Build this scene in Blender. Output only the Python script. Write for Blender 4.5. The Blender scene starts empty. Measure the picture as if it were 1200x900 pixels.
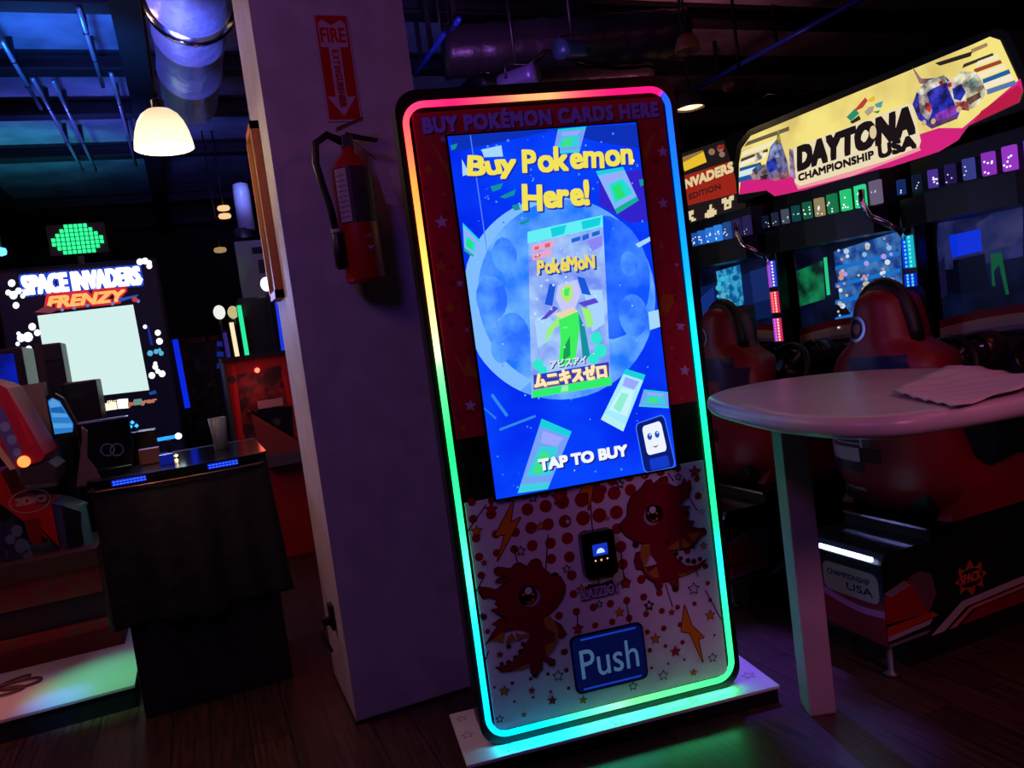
import bpy, bmesh, math, random
from mathutils import Vector, Matrix
random.seed(7)
S = bpy.context.scene
COL = S.collection
PI = math.pi

# ------------------------------------------------------------------ camera
F, EYE = 920.0, 1.4                      # focal length in pixels of the 1200x900 frame, eye height
def cam_axes(pitch, roll, yaw):
    y, p, r = map(math.radians, (yaw, pitch, roll))
    fw = Vector((math.sin(y)*math.cos(p), math.cos(y)*math.cos(p), -math.sin(p)))
    rt = Vector((math.cos(y), -math.sin(y), 0)); up = rt.cross(fw)
    return rt*math.cos(r)-up*math.sin(r), rt*math.sin(r)+up*math.cos(r), fw
RT, UP, FW = cam_axes(4.19, 7.49, 21.86)
CAM = Vector((0, 0, EYE))
cd = bpy.data.cameras.new('camera'); cam = bpy.data.objects.new('camera', cd); COL.objects.link(cam)
cd.sensor_fit = 'HORIZONTAL'; cd.sensor_width = 36; cd.lens = F/1200*36; cd.clip_start = .05; cd.clip_end = 100
cam.matrix_world = Matrix(((RT.x, UP.x, -FW.x, 0), (RT.y, UP.y, -FW.y, 0), (RT.z, UP.z, -FW.z, EYE), (0, 0, 0, 1)))
S.camera = cam
S.view_settings.view_transform = 'Standard'; S.view_settings.look = 'None'
S.view_settings.exposure = 0; S.view_settings.gamma = 1; S.view_settings.use_curve_mapping = False

def lin(c):
    if isinstance(c, str):
        c = c.lstrip('#'); c = tuple(int(c[i:i+2], 16)/255 for i in (0, 2, 4))
    return tuple(v/12.92 if v <= .04045 else ((v+.055)/1.055)**2.4 for v in c)

# ------------------------------------------------------------------ world and the room's wash lights
w = bpy.data.worlds.new('world'); S.world = w; w.use_nodes = True
bg = w.node_tree.nodes['Background']; bg.inputs[0].default_value = (.32, .10, .42, 1); bg.inputs[1].default_value = .0035

def lamp(name, kind, loc, color, power, target=None, size=.3, spot=60, blend=.6):
    d = bpy.data.lights.new(name, kind); d.color = color; d.energy = power
    if kind == 'AREA': d.size = size
    else: d.shadow_soft_size = size
    if kind == 'SPOT': d.spot_size = math.radians(spot); d.spot_blend = blend
    o = bpy.data.objects.new(name, d); COL.objects.link(o); o.location = loc
    if target is not None:
        o.rotation_euler = (Vector(target)-Vector(loc)).to_track_quat('-Z', 'Y').to_euler()
    return o
# purple ceiling wash in front of the column, red wash over the right floor, blue up-lights under the left ceiling
lamp('wash_purple', 'AREA', (-1.2, .3, 3.3), (.32, .10, 1.0), 11.5, (.6, 2.8, 1.2), .6)
lamp('wash_pink', 'SPOT', (1.0, -.8, 2.5), (1.0, .30, .58), 66, (2.1, 1.95, .7), .25, 38, .8)
lamp('wash_red', 'AREA', (3.0, .2, 3.3), (1.0, .14, .16), 6, (2.5, 1.8, 0), .6)
lamp('wash_floor_left', 'AREA', (-1.2, 1.2, 3.3), (1.0, .40, .30), 5.0, (-.4, 3.0, 0), .5)
lamp('uplight_blue', 'SPOT', (-.55, 5.2, 2.5), (.015, .16, 1.0), 170, (-.48, 5.6, 3.6), .15, 80, .5)
lamp('uplight_blue_right', 'SPOT', (-.1, 3.35, 2.45), (.09, .12, 1.0), 260, (.3, 4.5, 3.1), .12, 66, .6)
lamp('uplight_violet', 'SPOT', (-.5, 7.2, 2.4), (.08, .12, .9), 110, (-.5, 7.6, 3.6), .15, 120, .8)
lamp('uplight_teal', 'SPOT', (-1.0, 8.0, 2.6), (.02, .5, .6), 60, (-1.1, 8.4, 3.6), .15, 110, .8)
lamp('uplight_purple', 'SPOT', (1.6, 3.6, 2.7), (.45, .14, .8), 40, (1.7, 4.6, 3.6), .15, 130, .8)
lamp('uplight_rose', 'SPOT', (3.6, 4.6, 2.7), (.8, .2, .3), 26, (3.8, 5.4, 3.6), .15, 130, .8)
lamp('spot_floor_violet', 'SPOT', (2.6, 3.6, 3.3), (.20, .10, 1.0), 480, (1.78, 2.40, 0), .06, 13, .8)
lamp('spot_floor_blue', 'SPOT', (2.1, 3.6, 3.3), (.10, .12, 1.0), 420, (1.72, 1.82, 0), .05, 8, .8)
lamp('left_side_blue', 'AREA', (-.25, 4.6, 1.75), (.34, .36, 1.0), 6, (.37, 3.2, 1.3), .15)
lamp('left_side_amber', 'AREA', (-.5, 3.9, 2.9), (1.0, .60, .36), 4.0, (.37, 3.2, 2.1), .2)
lamp('left_low_amber', 'AREA', (-.3, 3.2, 1.15), (1.0, .5, .3), .9, (.37, 3.15, .7), .1)
lamp('left_cabinet_red', 'AREA', (-1.2, 3.4, 2.8), (1.0, .34, .22), 5.5, (-.9, 4.4, .4), .3)

# ------------------------------------------------------------------ pixel -> real plane helpers (used to size things where they stand)
def ray(x, y): return FW + RT*((x-600)/F) - UP*((y-450)/F)
def onX(x, y, X): d = ray(x, y); return CAM + d*(X/d.x)
def onY(x, y, Y): d = ray(x, y); return CAM + d*(Y/d.y)
def onZ(x, y, Z): d = ray(x, y); return CAM + d*((Z-EYE)/d.z)

# ------------------------------------------------------------------ materials
MATS = {}
def mat(name, color, rough=.5, metal=0, emit=None, power=1.0, coat=0, spec=.5, bump=None):
    if name in MATS: return MATS[name]
    m = bpy.data.materials.new(name); m.use_nodes = True; n = m.node_tree; b = n.nodes['Principled BSDF']
    b.inputs['Base Color'].default_value = (*lin(color), 1); b.inputs['Roughness'].default_value = rough
    b.inputs['Metallic'].default_value = metal; b.inputs['Specular IOR Level'].default_value = spec
    if coat: b.inputs['Coat Weight'].default_value = coat; b.inputs['Coat Roughness'].default_value = .08
    if emit: b.inputs['Emission Color'].default_value = (*lin(emit), 1); b.inputs['Emission Strength'].default_value = power
    if bump:
        tc = n.nodes.new('ShaderNodeTexCoord'); t = n.nodes.new('ShaderNodeTexNoise'); t.inputs['Scale'].default_value = bump[0]
        t.inputs['Detail'].default_value = 4; bp = n.nodes.new('ShaderNodeBump'); bp.inputs['Strength'].default_value = bump[1]; bp.inputs['Distance'].default_value = .02
        n.links.new(tc.outputs['Object'], t.inputs['Vector']); n.links.new(t.outputs['Fac'], bp.inputs['Height']); n.links.new(bp.outputs['Normal'], b.inputs['Normal'])
    MATS[name] = m; return m
def noisy(name, c1, c2, scale=6, rough=.5, stretch=(1, 1, 1), bump=0, detail=5, spec=.5, lo=.35, hi=.65):
    if name in MATS: return MATS[name]
    m = mat(name, c1, rough, spec=spec); n = m.node_tree; b = n.nodes['Principled BSDF']
    tc = n.nodes.new('ShaderNodeTexCoord'); mp = n.nodes.new('ShaderNodeMapping'); mp.inputs['Scale'].default_value = stretch
    t = n.nodes.new('ShaderNodeTexNoise'); t.inputs['Scale'].default_value = scale; t.inputs['Detail'].default_value = detail
    r = n.nodes.new('ShaderNodeValToRGB'); r.color_ramp.elements[0].position = lo; r.color_ramp.elements[1].position = hi
    r.color_ramp.elements[0].color = (*lin(c1), 1); r.color_ramp.elements[1].color = (*lin(c2), 1)
    L = n.links.new; L(tc.outputs['Object'], mp.inputs[0]); L(mp.outputs[0], t.inputs['Vector']); L(t.outputs['Fac'], r.inputs[0]); L(r.outputs[0], b.inputs['Base Color'])
    if bump:
        bp = n.nodes.new('ShaderNodeBump'); bp.inputs['Strength'].default_value = bump; bp.inputs['Distance'].default_value = .01
        L(t.outputs['Fac'], bp.inputs['Height']); L(bp.outputs[0], b.inputs['Normal'])
    return m
def glow(c, power=1.0):            # a lit display or LED colour, also painted monitor reflections
    key = 'glow_%s_%g' % (c.lstrip('#'), power)
    return mat(key, '#050505', .35, emit=c, power=power, spec=.2)
def ink(c, rough=.45):             # printed or painted colour
    return mat('ink_%s_%g' % (c.lstrip('#'), rough), c, rough, spec=.25)
def glow_noise(name, c1, c2, scale, lo=.4, hi=.62, power=1.0):
    if name in MATS: return MATS[name]
    m = mat(name, '#050505', .35, emit=c1, power=power, spec=.2); n = m.node_tree; b = n.nodes['Principled BSDF']
    tc = n.nodes.new('ShaderNodeTexCoord'); t = n.nodes.new('ShaderNodeTexNoise'); t.inputs['Scale'].default_value = scale; t.inputs['Detail'].default_value = 4
    r = n.nodes.new('ShaderNodeValToRGB'); e = r.color_ramp.elements; e[0].position = lo; e[1].position = hi
    e[0].color = (*lin(c1), 1); e[1].color = (*lin(c2), 1)
    n.links.new(tc.outputs['Object'], t.inputs['Vector']); n.links.new(t.outputs['Fac'], r.inputs[0]); n.links.new(r.outputs[0], b.inputs['Emission Color'])
    return m
BLACK = mat('black_plastic', '#0b0b0d', .45); BLACKG = mat('black_gloss', '#08080a', .15); CHROME = mat('chrome', '#c8c8cc', .15, 1)
GREYM = mat('grey_metal', '#5a5a60', .4, .7); WHITEP = mat('white_paint', '#cfc8c4', .55); DKGREY = mat('dark_grey', '#232326', .6)
REDP = mat('red_plastic', '#b01018', .35); CARP = mat('red_car_paint', '#7c0a1e', .45)

# ------------------------------------------------------------------ mesh builder
class MB:
    def __init__(s): s.v = []; s.f = []; s.m = []; s.mats = []; s.sm = []
    def mi(s, m):
        if m not in s.mats: s.mats.append(m)
        return s.mats.index(m)
    def face(s, pts, m, smooth=False):
        i = len(s.v); s.v += [tuple(p) for p in pts]; s.f.append(tuple(range(i, i+len(pts)))); s.m.append(s.mi(m)); s.sm.append(smooth)
    def mesh(s, vs, fs, m, smooth=False):
        i = len(s.v); k = s.mi(m); s.v += [tuple(p) for p in vs]
        for f in fs: s.f.append(tuple(a+i for a in f)); s.m.append(k); s.sm.append(smooth)
    def box(s, x0, x1, y0, y1, z0, z1, m, bev=0):
        if bev:
            b = bmesh.new(); bmesh.ops.create_cube(b, size=1)
            for v in b.verts: v.co = Vector(((x0+x1)/2+v.co.x*(x1-x0), (y0+y1)/2+v.co.y*(y1-y0), (z0+z1)/2+v.co.z*(z1-z0)))
            bmesh.ops.bevel(b, geom=list(b.edges), offset=bev, segments=2, affect='EDGES', profile=.6)
            b.verts.index_update(); s.mesh([v.co[:] for v in b.verts], [[v.index for v in f.verts] for f in b.faces], m); b.free(); return
        vs = [(x, y, z) for x in (x0, x1) for y in (y0, y1) for z in (z0, z1)]
        s.mesh(vs, [(0, 1, 3, 2), (4, 6, 7, 5), (0, 4, 5, 1), (2, 3, 7, 6), (0, 2, 6, 4), (1, 5, 7, 3)], m)
    def prism(s, pts, vec, m, cap=None):           # closed polygon of 3D points swept along vec
        n = len(pts); vec = Vector(vec); P = [Vector(p) for p in pts]
        vs = [p[:] for p in P]+[(p+vec)[:] for p in P]
        s.mesh(vs, [tuple(reversed(range(n))), tuple(range(n, 2*n))]+[(i, (i+1) % n, n+(i+1) % n, n+i) for i in range(n)], m)
    def tube(s, path, r, m, seg=10, closed=False, cap=True):
        P = [Vector(p) for p in path]; n = len(P); R = r if isinstance(r, (list, tuple)) else [r]*n
        vs = []; prev = None
        for i in range(n):
            a = P[(i-1) % n] if (closed or i > 0) else P[i]; b = P[(i+1) % n] if (closed or i < n-1) else P[i]
            t = (b-a).normalized()
            if prev is None:
                prev = t.cross(Vector((0, 0, 1))) if abs(t.z) < .95 else t.cross(Vector((1, 0, 0)))
            u = (prev-t*prev.dot(t)).normalized(); prev = u; v = t.cross(u)
            for k in range(seg):
                q = 2*PI*k/seg; vs.append((P[i]+(u*math.cos(q)+v*math.sin(q))*R[i])[:])
        fs = []
        for i in range(n if closed else n-1):
            j = (i+1) % n
            for k in range(seg): fs.append((i*seg+k, i*seg+(k+1) % seg, j*seg+(k+1) % seg, j*seg+k))
        if not closed and cap: fs += [tuple(reversed(range(seg))), tuple((n-1)*seg+k for k in range(seg))]
        s.mesh(vs, fs, m, True)
    def lathe(s, prof, m, c=(0, 0, 0), axis='z', seg=24):
        vs = []; n = len(prof)
        for k in range(seg):
            q = 2*PI*k/seg
            for r, h in prof:
                a, b = r*math.cos(q), r*math.sin(q)
                p = {'z': (a, b, h), 'x': (h, a, b), 'y': (a, h, b)}[axis]; vs.append((c[0]+p[0], c[1]+p[1], c[2]+p[2]))
        fs = [(k*n+i, ((k+1) % seg)*n+i, ((k+1) % seg)*n+i+1, k*n+i+1) for k in range(seg) for i in range(n-1)]
        s.mesh(vs, fs, m, True)
    def build(s, name, parent=None, loc=None, smooth_angle=None):
        me = bpy.data.meshes.new(name); me.from_pydata(s.v, [], s.f)
        for m in s.mats: me.materials.append(m)
        me.polygons.foreach_set('material_index', s.m); me.polygons.foreach_set('use_smooth', s.sm)
        me.update()
        o = bpy.data.objects.new(name, me); COL.objects.link(o)
        if parent: o.parent = parent
        if loc: o.location = loc
        return o
def fixn(o):
    b = bmesh.new(); b.from_mesh(o.data); bmesh.ops.remove_doubles(b, verts=b.verts, dist=1e-5); bmesh.ops.recalc_face_normals(b, faces=b.faces); b.to_mesh(o.data); b.free(); return o
def thing(name, label, cat, loc=(0, 0, 0), rz=0, group=None):
    o = bpy.data.objects.new(name, None); COL.objects.link(o); o.empty_display_size = .1
    o.location = loc; o.rotation_euler = (0, 0, rz); o['label'] = label; o['category'] = cat
    if group: o['group'] = group
    return o
def tag(o, label, cat, group=None):
    o['label'] = label; o['category'] = cat
    if group: o['group'] = group
    return o
def struct(o): o['kind'] = 'structure'; return o
def dup(root, loc, label, group=None):
    r = root.copy(); COL.objects.link(r); r.location = loc; r['label'] = label
    if group: r['group'] = group
    for ch in list(root.children):
        c = ch.copy(); COL.objects.link(c); c.parent = r
        for g in list(ch.children):
            d = g.copy(); COL.objects.link(d); d.parent = c
    return r

# ------------------------------------------------------------------ lettering: outlines of characters as flat (u, v) meshes
def glyphs(txt, bold=0.0, shear=0.0, jitter=0.0, gap=1.0):
    out_v, out_f = [], []; rnd = random.Random(len(txt)*7+3)
    def one(t):
        c = bpy.data.curves.new('t', 'FONT'); c.body = t; c.offset = bold; c.shear = shear; c.space_character = gap; c.resolution_u = 3
        o = bpy.data.objects.new('t', c); COL.objects.link(o); dg = bpy.context.evaluated_depsgraph_get()
        me = bpy.data.meshes.new_from_object(o.evaluated_get(dg)); v = [(p.co.x, p.co.y) for p in me.vertices]; f = [tuple(p.vertices) for p in me.polygons]
        bpy.data.objects.remove(o); bpy.data.curves.remove(c); bpy.data.meshes.remove(me); return v, f
    if not jitter: return one(txt)
    x = 0
    for k, ch in enumerate(txt):
        if ch == ' ': x += .42; continue
        v, f = one(ch); a = jitter*(1 if k % 2 else -1)*rnd.uniform(.5, 1); sc = 1+jitter*rnd.uniform(-.5, 1)
        x0 = min(p[0] for p in v); x1 = max(p[0] for p in v); cx = (x0+x1)/2; cy = .35
        n = len(out_v)
        for px, py in v:
            dx, dy = (px-cx)*sc, (py-cy)*sc
            out_v.append((x+(cx-x0)+dx*math.cos(a)-dy*math.sin(a), cy+dx*math.sin(a)+dy*math.cos(a)))
        out_f += [tuple(i+n for i in q) for q in f]; x += (x1-x0)+.09*gap
    return out_v, out_f
def fit(g, u0, v0, u1, v1):        # stretch the lettering to a box
    v, f = g; a0 = min(p[0] for p in v); a1 = max(p[0] for p in v); b0 = min(p[1] for p in v); b1 = max(p[1] for p in v)
    return [(u0+(p[0]-a0)/(a1-a0)*(u1-u0), v0+(p[1]-b0)/(b1-b0)*(v1-v0)) for p in v], f

class Art:
    """flat print on a plane: origin o, directions du, dv, outward normal dn; each layer a hair further out"""
    def __init__(s, mb, o, du, dv, dn, base=.0004, step=.00005, clip=None):
        s.clip = clip; s.mb = mb; s.o = Vector(o); s.du = Vector(du); s.dv = Vector(dv); s.dn = Vector(dn); s.h = base; s.step = step
    def P(s, u, v): return s.o+s.du*u+s.dv*v+s.dn*s.h
    def up(s): s.h += s.step
    def C(s, pts):
        if not s.clip: return pts
        a, b, c, d = s.clip; return [(min(max(u, a), c), min(max(v, b), d)) for u, v in pts]
    def poly(s, pts, m): s.up(); s.mb.face([s.P(*p) for p in s.C(pts)], m)
    def polys(s, lst, m):
        s.up()
        for pts in lst: s.mb.face([s.P(*p) for p in s.C(pts)], m)
    def rect(s, u0, v0, u1, v1, m): s.poly([(u0, v0), (u1, v0), (u1, v1), (u0, v1)], m)
    def disc(s, u, v, r, m, n=18, ry=None): s.poly(ring(u, v, r, n, ry), m)
    def discs(s, lst, m, n=14): s.polys([ring(u, v, r, n) for u, v, r in lst], m)
    def text(s, g, m, fat=0):          # fat: stroke growth in metres
        v, f = g
        for du, dv in ((0, 0), (1, 0), (-1, 0), (0, 1), (0, -1), (1, .9), (-1, .9), (1, -.9), (-1, -.9)) if fat else ((0, 0),):
            s.mb.mesh([s.P(p[0]+du*fat, p[1]+dv*fat)[:] for p in v], f, m); s.h += .000002
        s.up()
def ring(u, v, r, n=18, ry=None): return [(u+r*math.cos(2*PI*k/n), v+(ry or r)*math.sin(2*PI*k/n)) for k in range(n)]
def star(u, v, r, k=.45, rot=0): return [(u+(r if i % 2 == 0 else r*k)*math.sin(rot+PI*i/5), v+(r if i % 2 == 0 else r*k)*math.cos(rot+PI*i/5)) for i in range(10)]
def rrect(u0, v0, u1, v1, r, n=6):
    out = []
    for cx, cy, a in ((u1-r, v1-r, 0), (u0+r, v1-r, PI/2), (u0+r, v0+r, PI), (u1-r, v0+r, 3*PI/2)):
        out += [(cx+r*math.cos(a+PI/2*k/n), cy+r*math.sin(a+PI/2*k/n)) for k in range(n+1)]
    return out
def seg(p, q, w):
    d = Vector((q[0]-p[0], q[1]-p[1])).normalized()*w/2; n = (-d.y, d.x)
    return [(p[0]+n[0], p[1]+n[1]), (p[0]-n[0], p[1]-n[1]), (q[0]-n[0], q[1]-n[1]), (q[0]+n[0], q[1]+n[1])]

# ================================================================== the room
def floor_mat():
    m = mat('floor_planks', '#3a2420', .38); n = m.node_tree; b = n.nodes['Principled BSDF']; L = n.links.new
    tc = n.nodes.new('ShaderNodeTexCoord'); mp = n.nodes.new('ShaderNodeMapping'); mp.inputs['Rotation'].default_value = (0, 0, PI/2)
    br = n.nodes.new('ShaderNodeTexBrick'); br.inputs['Scale'].default_value = 1; br.inputs['Brick Width'].default_value = 1.2; br.inputs['Row Height'].default_value = .14
    br.inputs['Mortar Size'].default_value = .003; br.inputs['Color1'].default_value = (*lin('#4a2e28'), 1); br.inputs['Color2'].default_value = (*lin('#38221e'), 1); br.inputs['Mortar'].default_value = (*lin('#1c1110'), 1)
    mp2 = n.nodes.new('ShaderNodeMapping'); mp2.inputs['Scale'].default_value = (26, 1.6, 1)
    t = n.nodes.new('ShaderNodeTexNoise'); t.inputs['Scale'].default_value = 3; t.inputs['Detail'].default_value = 6
    r = n.nodes.new('ShaderNodeValToRGB'); r.color_ramp.elements[0].color = (.45, .45, .45, 1); r.color_ramp.elements[1].color = (1.5, 1.4, 1.35, 1); r.color_ramp.elements[0].position = .35; r.color_ramp.elements[1].position = .68
    mx = n.nodes.new('ShaderNodeMix'); mx.data_type = 'RGBA'; mx.blend_type = 'MULTIPLY'; mx.inputs[0].default_value = 1
    L(tc.outputs['Object'], mp.inputs[0]); L(mp.outputs[0], br.inputs['Vector']); L(tc.outputs['Object'], mp2.inputs[0]); L(mp2.outputs[0], t.inputs['Vector'])
    L(t.outputs['Fac'], r.inputs[0]); L(br.outputs['Color'], mx.inputs[6]); L(r.outputs[0], mx.inputs[7]); L(mx.outputs[2], b.inputs['Base Color'])
    return m
mb = MB(); mb.box(-5, 8, -2.5, 13, -.1, 0, floor_mat()); struct(mb.build('floor'))
CEIL = 3.6
mb = MB(); mb.box(-5, 8, -2.5, 13, CEIL, CEIL+.1, noisy('ceiling_deck', '#8d8a90', '#66646c', 3, .6)); struct(mb.build('ceiling'))
darkwall = noisy('dark_wall', '#15131a', '#1d1a22', 4, .8)
for nm, b in (('wall_back', (-5, 8, 13, 13.1, 0, 3.6)), ('wall_left', (-5.1, -5, -2.5, 13, 0, 3.6)), ('wall_right', (8, 8.1, -2.5, 13, 0, 3.6)), ('wall_front', (-5, 8, -2.6, -2.5, 0, 3.6))):
    mb = MB(); mb.box(*b, darkwall); struct(mb.build(nm))
# the painted column
mb = MB(); mb.box(.372, .93, 2.917, 3.42, 0, CEIL, noisy('column_paint', '#b9b2bd', '#aaa3b0', 9, .6, bump=.05)); struct(mb.build('column'))
mb = MB(); mb.box(.366, .936, 2.911, 3.426, 0, .012, mat('base_dark', '#1a1618', .6)); struct(mb.build('baseboard_column'))

# ceiling beams: deep joists along X, girders along Y
beam = mat('black_steel', '#070709', .6)
ys = [onZ(70, p, 3.48).y for p in (7, 84, 136, 186)]
for k, yy in enumerate(ys+[ys[-1]+2.3, ys[-1]+4]):
    mb = MB(); hw = .075
    mb.box(-5, 8, yy-hw, yy+hw, 3.47, 3.485, beam); mb.box(-5, 8, yy-.012, yy+.012, 3.485, 3.585, beam); mb.box(-5, 8, yy-hw, yy+hw, 3.58, CEIL, beam)
    struct(mb.build('ceiling_beam'))
for k, (x0, x1) in enumerate(((-.12, .04), (1.15, 1.3), (2.6, 2.75), (-1.75, -1.6))):
    mb = MB(); mb.box(x0, x1, -2.5, 13, 3.42, 3.6, beam); struct(mb.build('ceiling_girder'))
for yy in (1.2, 2.6, 3.9):
    mb = MB(); mb.box(-.02, 8, yy-.06, yy+.06, 3.37, 3.6, beam); struct(mb.build('ceiling_beam'))
# thin pipes under the deck
pipe_m = mat('pipe_grey', '#a5a5ad', .35, .6)
def pipe(label, p, q, r=.014, m=pipe_m, group=None, name='conduit_pipe', cl=True):
    mb = MB(); mb.tube([p, q], r, m, 10)
    if cl:
        for t in (.25, .6): c = Vector(p).lerp(Vector(q), t); mb.box(c.x-.016, c.x+.016, c.y-.006, c.y+.006, c.z-.016, CEIL, beam)
    return tag(mb.build(name), label, 'pipe', group)
for (a, lab) in (((92, 10), 'pale blue lit ceiling conduit crossing the brightest ceiling panel'), ((2, 48), 'ceiling conduit at the far left edge of the brightest ceiling panel'),
                 ((38, 92), 'ceiling conduit crossing the middle of the second ceiling bay'), ((62, 95), 'darker ceiling conduit crossing the right half of the second ceiling bay'), ((130, 86), 'dark ceiling conduit at the right end of the second ceiling bay')):
    p = onZ(a[0], a[1], 3.45); q = Vector((p.x, p.y+(1.3 if a[1] < 60 else 2.6), 3.45))
    pipe(lab, p, q, group=None)
def px_pipe(lab, a, b, za, zb, r, m): return pipe(lab, onZ(*a, za), onZ(*b, zb), r, m)
px_pipe('blue lit pipe slanting across the dark ceiling above the racing game sign', (800, 112), (1010, -2), 3.3, 3.3, .022, mat('pipe_lit_blue', '#2a49c8', .3, .3))  # blue light on these pipes is put into their base colour
px_pipe('short blue lit pipe beside the top of the purple column', (487, 88), (520, 40), 3.2, 3.2, .016, mat('pipe_lit_blue', '#2a49c8', .3, .3))
px_pipe('short blue lit pipe end higher above the column pipe', (526, 38), (538, 22), 3.2, 3.2, .016, mat('pipe_lit_blue', '#2a49c8', .3, .3))
# dark ducts and cables over the racing games
duct_m = mat('duct_dark', '#3c3640', .35, .5, bump=(9, .5))
for k, (a, b, r, lab) in enumerate((((520, 62), (800, 40), .16, 'dark round air duct running over the top of the card kiosk'), ((560, 98), (760, 88), .10, 'thin dark air duct lowest above the card kiosk'))):
    mb = MB(); p = onZ(*a, 3.2); q = onZ(*b, 3.2); pts = [p.lerp(q, t/30) for t in range(31)]
    mb.tube(pts, [r*(1.06 if t % 3 == 0 else 1) for t in range(31)], duct_m, 16); mb.tube([p+Vector((0, 0, r*.5)), p+Vector((0, 0, CEIL-3.19))], .01, GREYM, 6); mb.tube([q+Vector((0, 0, r*.5)), q+Vector((0, 0, CEIL-3.19))], .01, GREYM, 6)
    tag(mb.build('air_duct'), lab, 'duct')
def cable(lab, pts, r=.012, m=BLACKG):
    P = [onZ(x, y, z) for x, y, z in pts]; out = []
    for i in range(len(P)-1):
        for t in range(6): out.append(P[i].lerp(P[i+1], t/6)-Vector((0, 0, .05*math.sin(PI*t/6))))
    mb = MB(); mb.tube(out+[P[-1]], r, m, 8); tag(mb.build('ceiling_cable'), lab, 'cable')
cable('sagging dark cable across the ceiling just above the kiosk top', [(560, 85, 3.0), (640, 60, 3.1), (760, 78, 3.0), (840, 85, 3.1)])
cable('dark cable hanging over the left half of the racing sign', [(820, 150, 2.9), (900, 110, 3.0), (980, 95, 3.0)])
def can(lab, x, y, z, r, l, tgt, c):
    p = onZ(x, y, z); t = thing('stage_light', lab, 'lamp', tuple(p)); d = (Vector(tgt)-p).normalized(); m_ = mat('can_'+c[1:], c, .35, .3)
    mb = MB(); P = [d*(-l), d*(-l*.9), d*(-l*.4), d*(l*.7), d*l]; mb.tube(P, [r*.5, r*.8, r*.9, r, r*1.08], m_, 16); mb.build('can_body', t)
    mb = MB(); mb.tube([(-r*1.2, 0, 0), (-r*1.2, 0, r*1.4), (r*1.2, 0, r*1.4), (r*1.2, 0, 0)], .008, BLACK, 6); mb.build('yoke', t)
    mb = MB(); mb.tube([(0, 0, r*1.4), (0, 0, CEIL-p.z)], .012, BLACK, 6); mb.build('hanging_rod', t)
can('pale violet stage light hanging just above the kiosk top edge', 606, 92, 2.85, .06, .13, (3.4, 2.2, 2.7), '#5e5484')
can('teal lit stage light above and right of the kiosk middle', 672, 58, 2.95, .055, .12, (-.5, 3.2, 2.6), '#34566e')
can('dim brown stage light between the ceiling pipe and the racing sign', 868, 98, 2.85, .05, .12, (0, 4.2, 2.6), '#4e3830')
# silver ventilation duct at the upper left: fat wrapped end, flange, thinner run
silver = mat('silver_foil', '#c9ccd6', .36, .7, bump=(9, .9))
mb = MB(); d0 = onZ(222, 40, 3.1); yy = d0.y; xx = d0.x; yy -= .42
prof = [(.02, -1.2), (.17, -1.2), (.185, -.8), (.17, -.4), (.19, -.1), (.19, -.03)]
mb.lathe(prof, silver, (xx, yy, 3.1), 'y', 40)
t = thing('ventilation_duct', 'silver foil ventilation duct lit blue near the top left by the column', 'duct', (xx, yy, 3.1)); mb.v = [(a-xx, b-yy, c-3.1) for a, b, c in mb.v]; mb.build('wrapped_section', t)
mb = MB(); mb.lathe([(.15, -.03), (.208, -.03), (.216, 0), (.208, .04), (.15, .04)], mat('silver_band', '#d5d8e2', .15, 1), (0, 0, 0), 'y', 40); mb.build('flange', t)
mb = MB(); mb.lathe([(.175, .04), (.175, .35), (.182, .36), (.182, .39), (.175, .4), (.17, .9), (.177, .91), (.177, .94), (.17, .95), (.165, 1.5)], silver, (0, 0, 0), 'y', 40); mb.build('spiral_section', t)
for yq in (-.8, 1.2): mb = MB(); mb.tube([(0, yq, .16), (0, yq, .5)], .008, GREYM, 6); mb.build('hanger_rod', t)

# ================================================================== pendant lamps
def pendant(name, lab, loc, r, h, shade_m, inner_power, color, group=None, watts=0, lens=False):
    t = thing(name, lab, 'lamp', loc, group=group)
    mb = MB(); prof = [(r*.16, h)]
    for k in range(11): a = PI/2*k/10; prof.append((r*(.16+.84*math.sin(a)**.85), h*(1-.98*(1-math.cos(a)))**1))
    prof = [(r*.2, h), (r*.42, h*.95), (r*.62, h*.84), (r*.78, h*.66), (r*.9, h*.42), (r*.97, h*.18), (r, .0), (r*.97, -.002), (r*.94, .18*h), (r*.86, .42*h), (r*.74, .64*h), (r*.58, .8*h), (r*.3, .9*h)]
    mb.lathe(prof, shade_m, seg=32); mb.build('lamp_shade', t)
    mb = MB(); mb.lathe([(.001, h*.3), (r*.2, h*.32), (r*.27, h*.48), (r*.2, h*.68), (r*.12, h*.8)], glow(color, inner_power), seg=16); mb.build('bulb', t)
    mb = MB(); mb.lathe([(r*.22, h*.93), (r*.22, h*1.2), (r*.1, h*1.26), (.001, h*1.26)], BLACK, seg=16); mb.build('socket', t)
    mb = MB(); mb.tube([(0, 0, h*1.25), (0, 0, CEIL-loc[2])], .006, BLACK, 6); mb.build('cord', t)
    if lens: mb = MB(); mb.lathe([(0, h*.04), (r*.6, h*.03), (r*.9, h*.1)], glow('#ffe6b4', 1.6), seg=24); mb.build('diffuser', t)
    if watts:
        d = bpy.data.lights.new('pendant_light', 'POINT'); d.energy = watts; d.color = lin(color); d.shadow_soft_size = r*.3
        o = bpy.data.objects.new('pendant_light', d); COL.objects.link(o); o.location = (loc[0], loc[1], loc[2]-.05)
    return t
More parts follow.
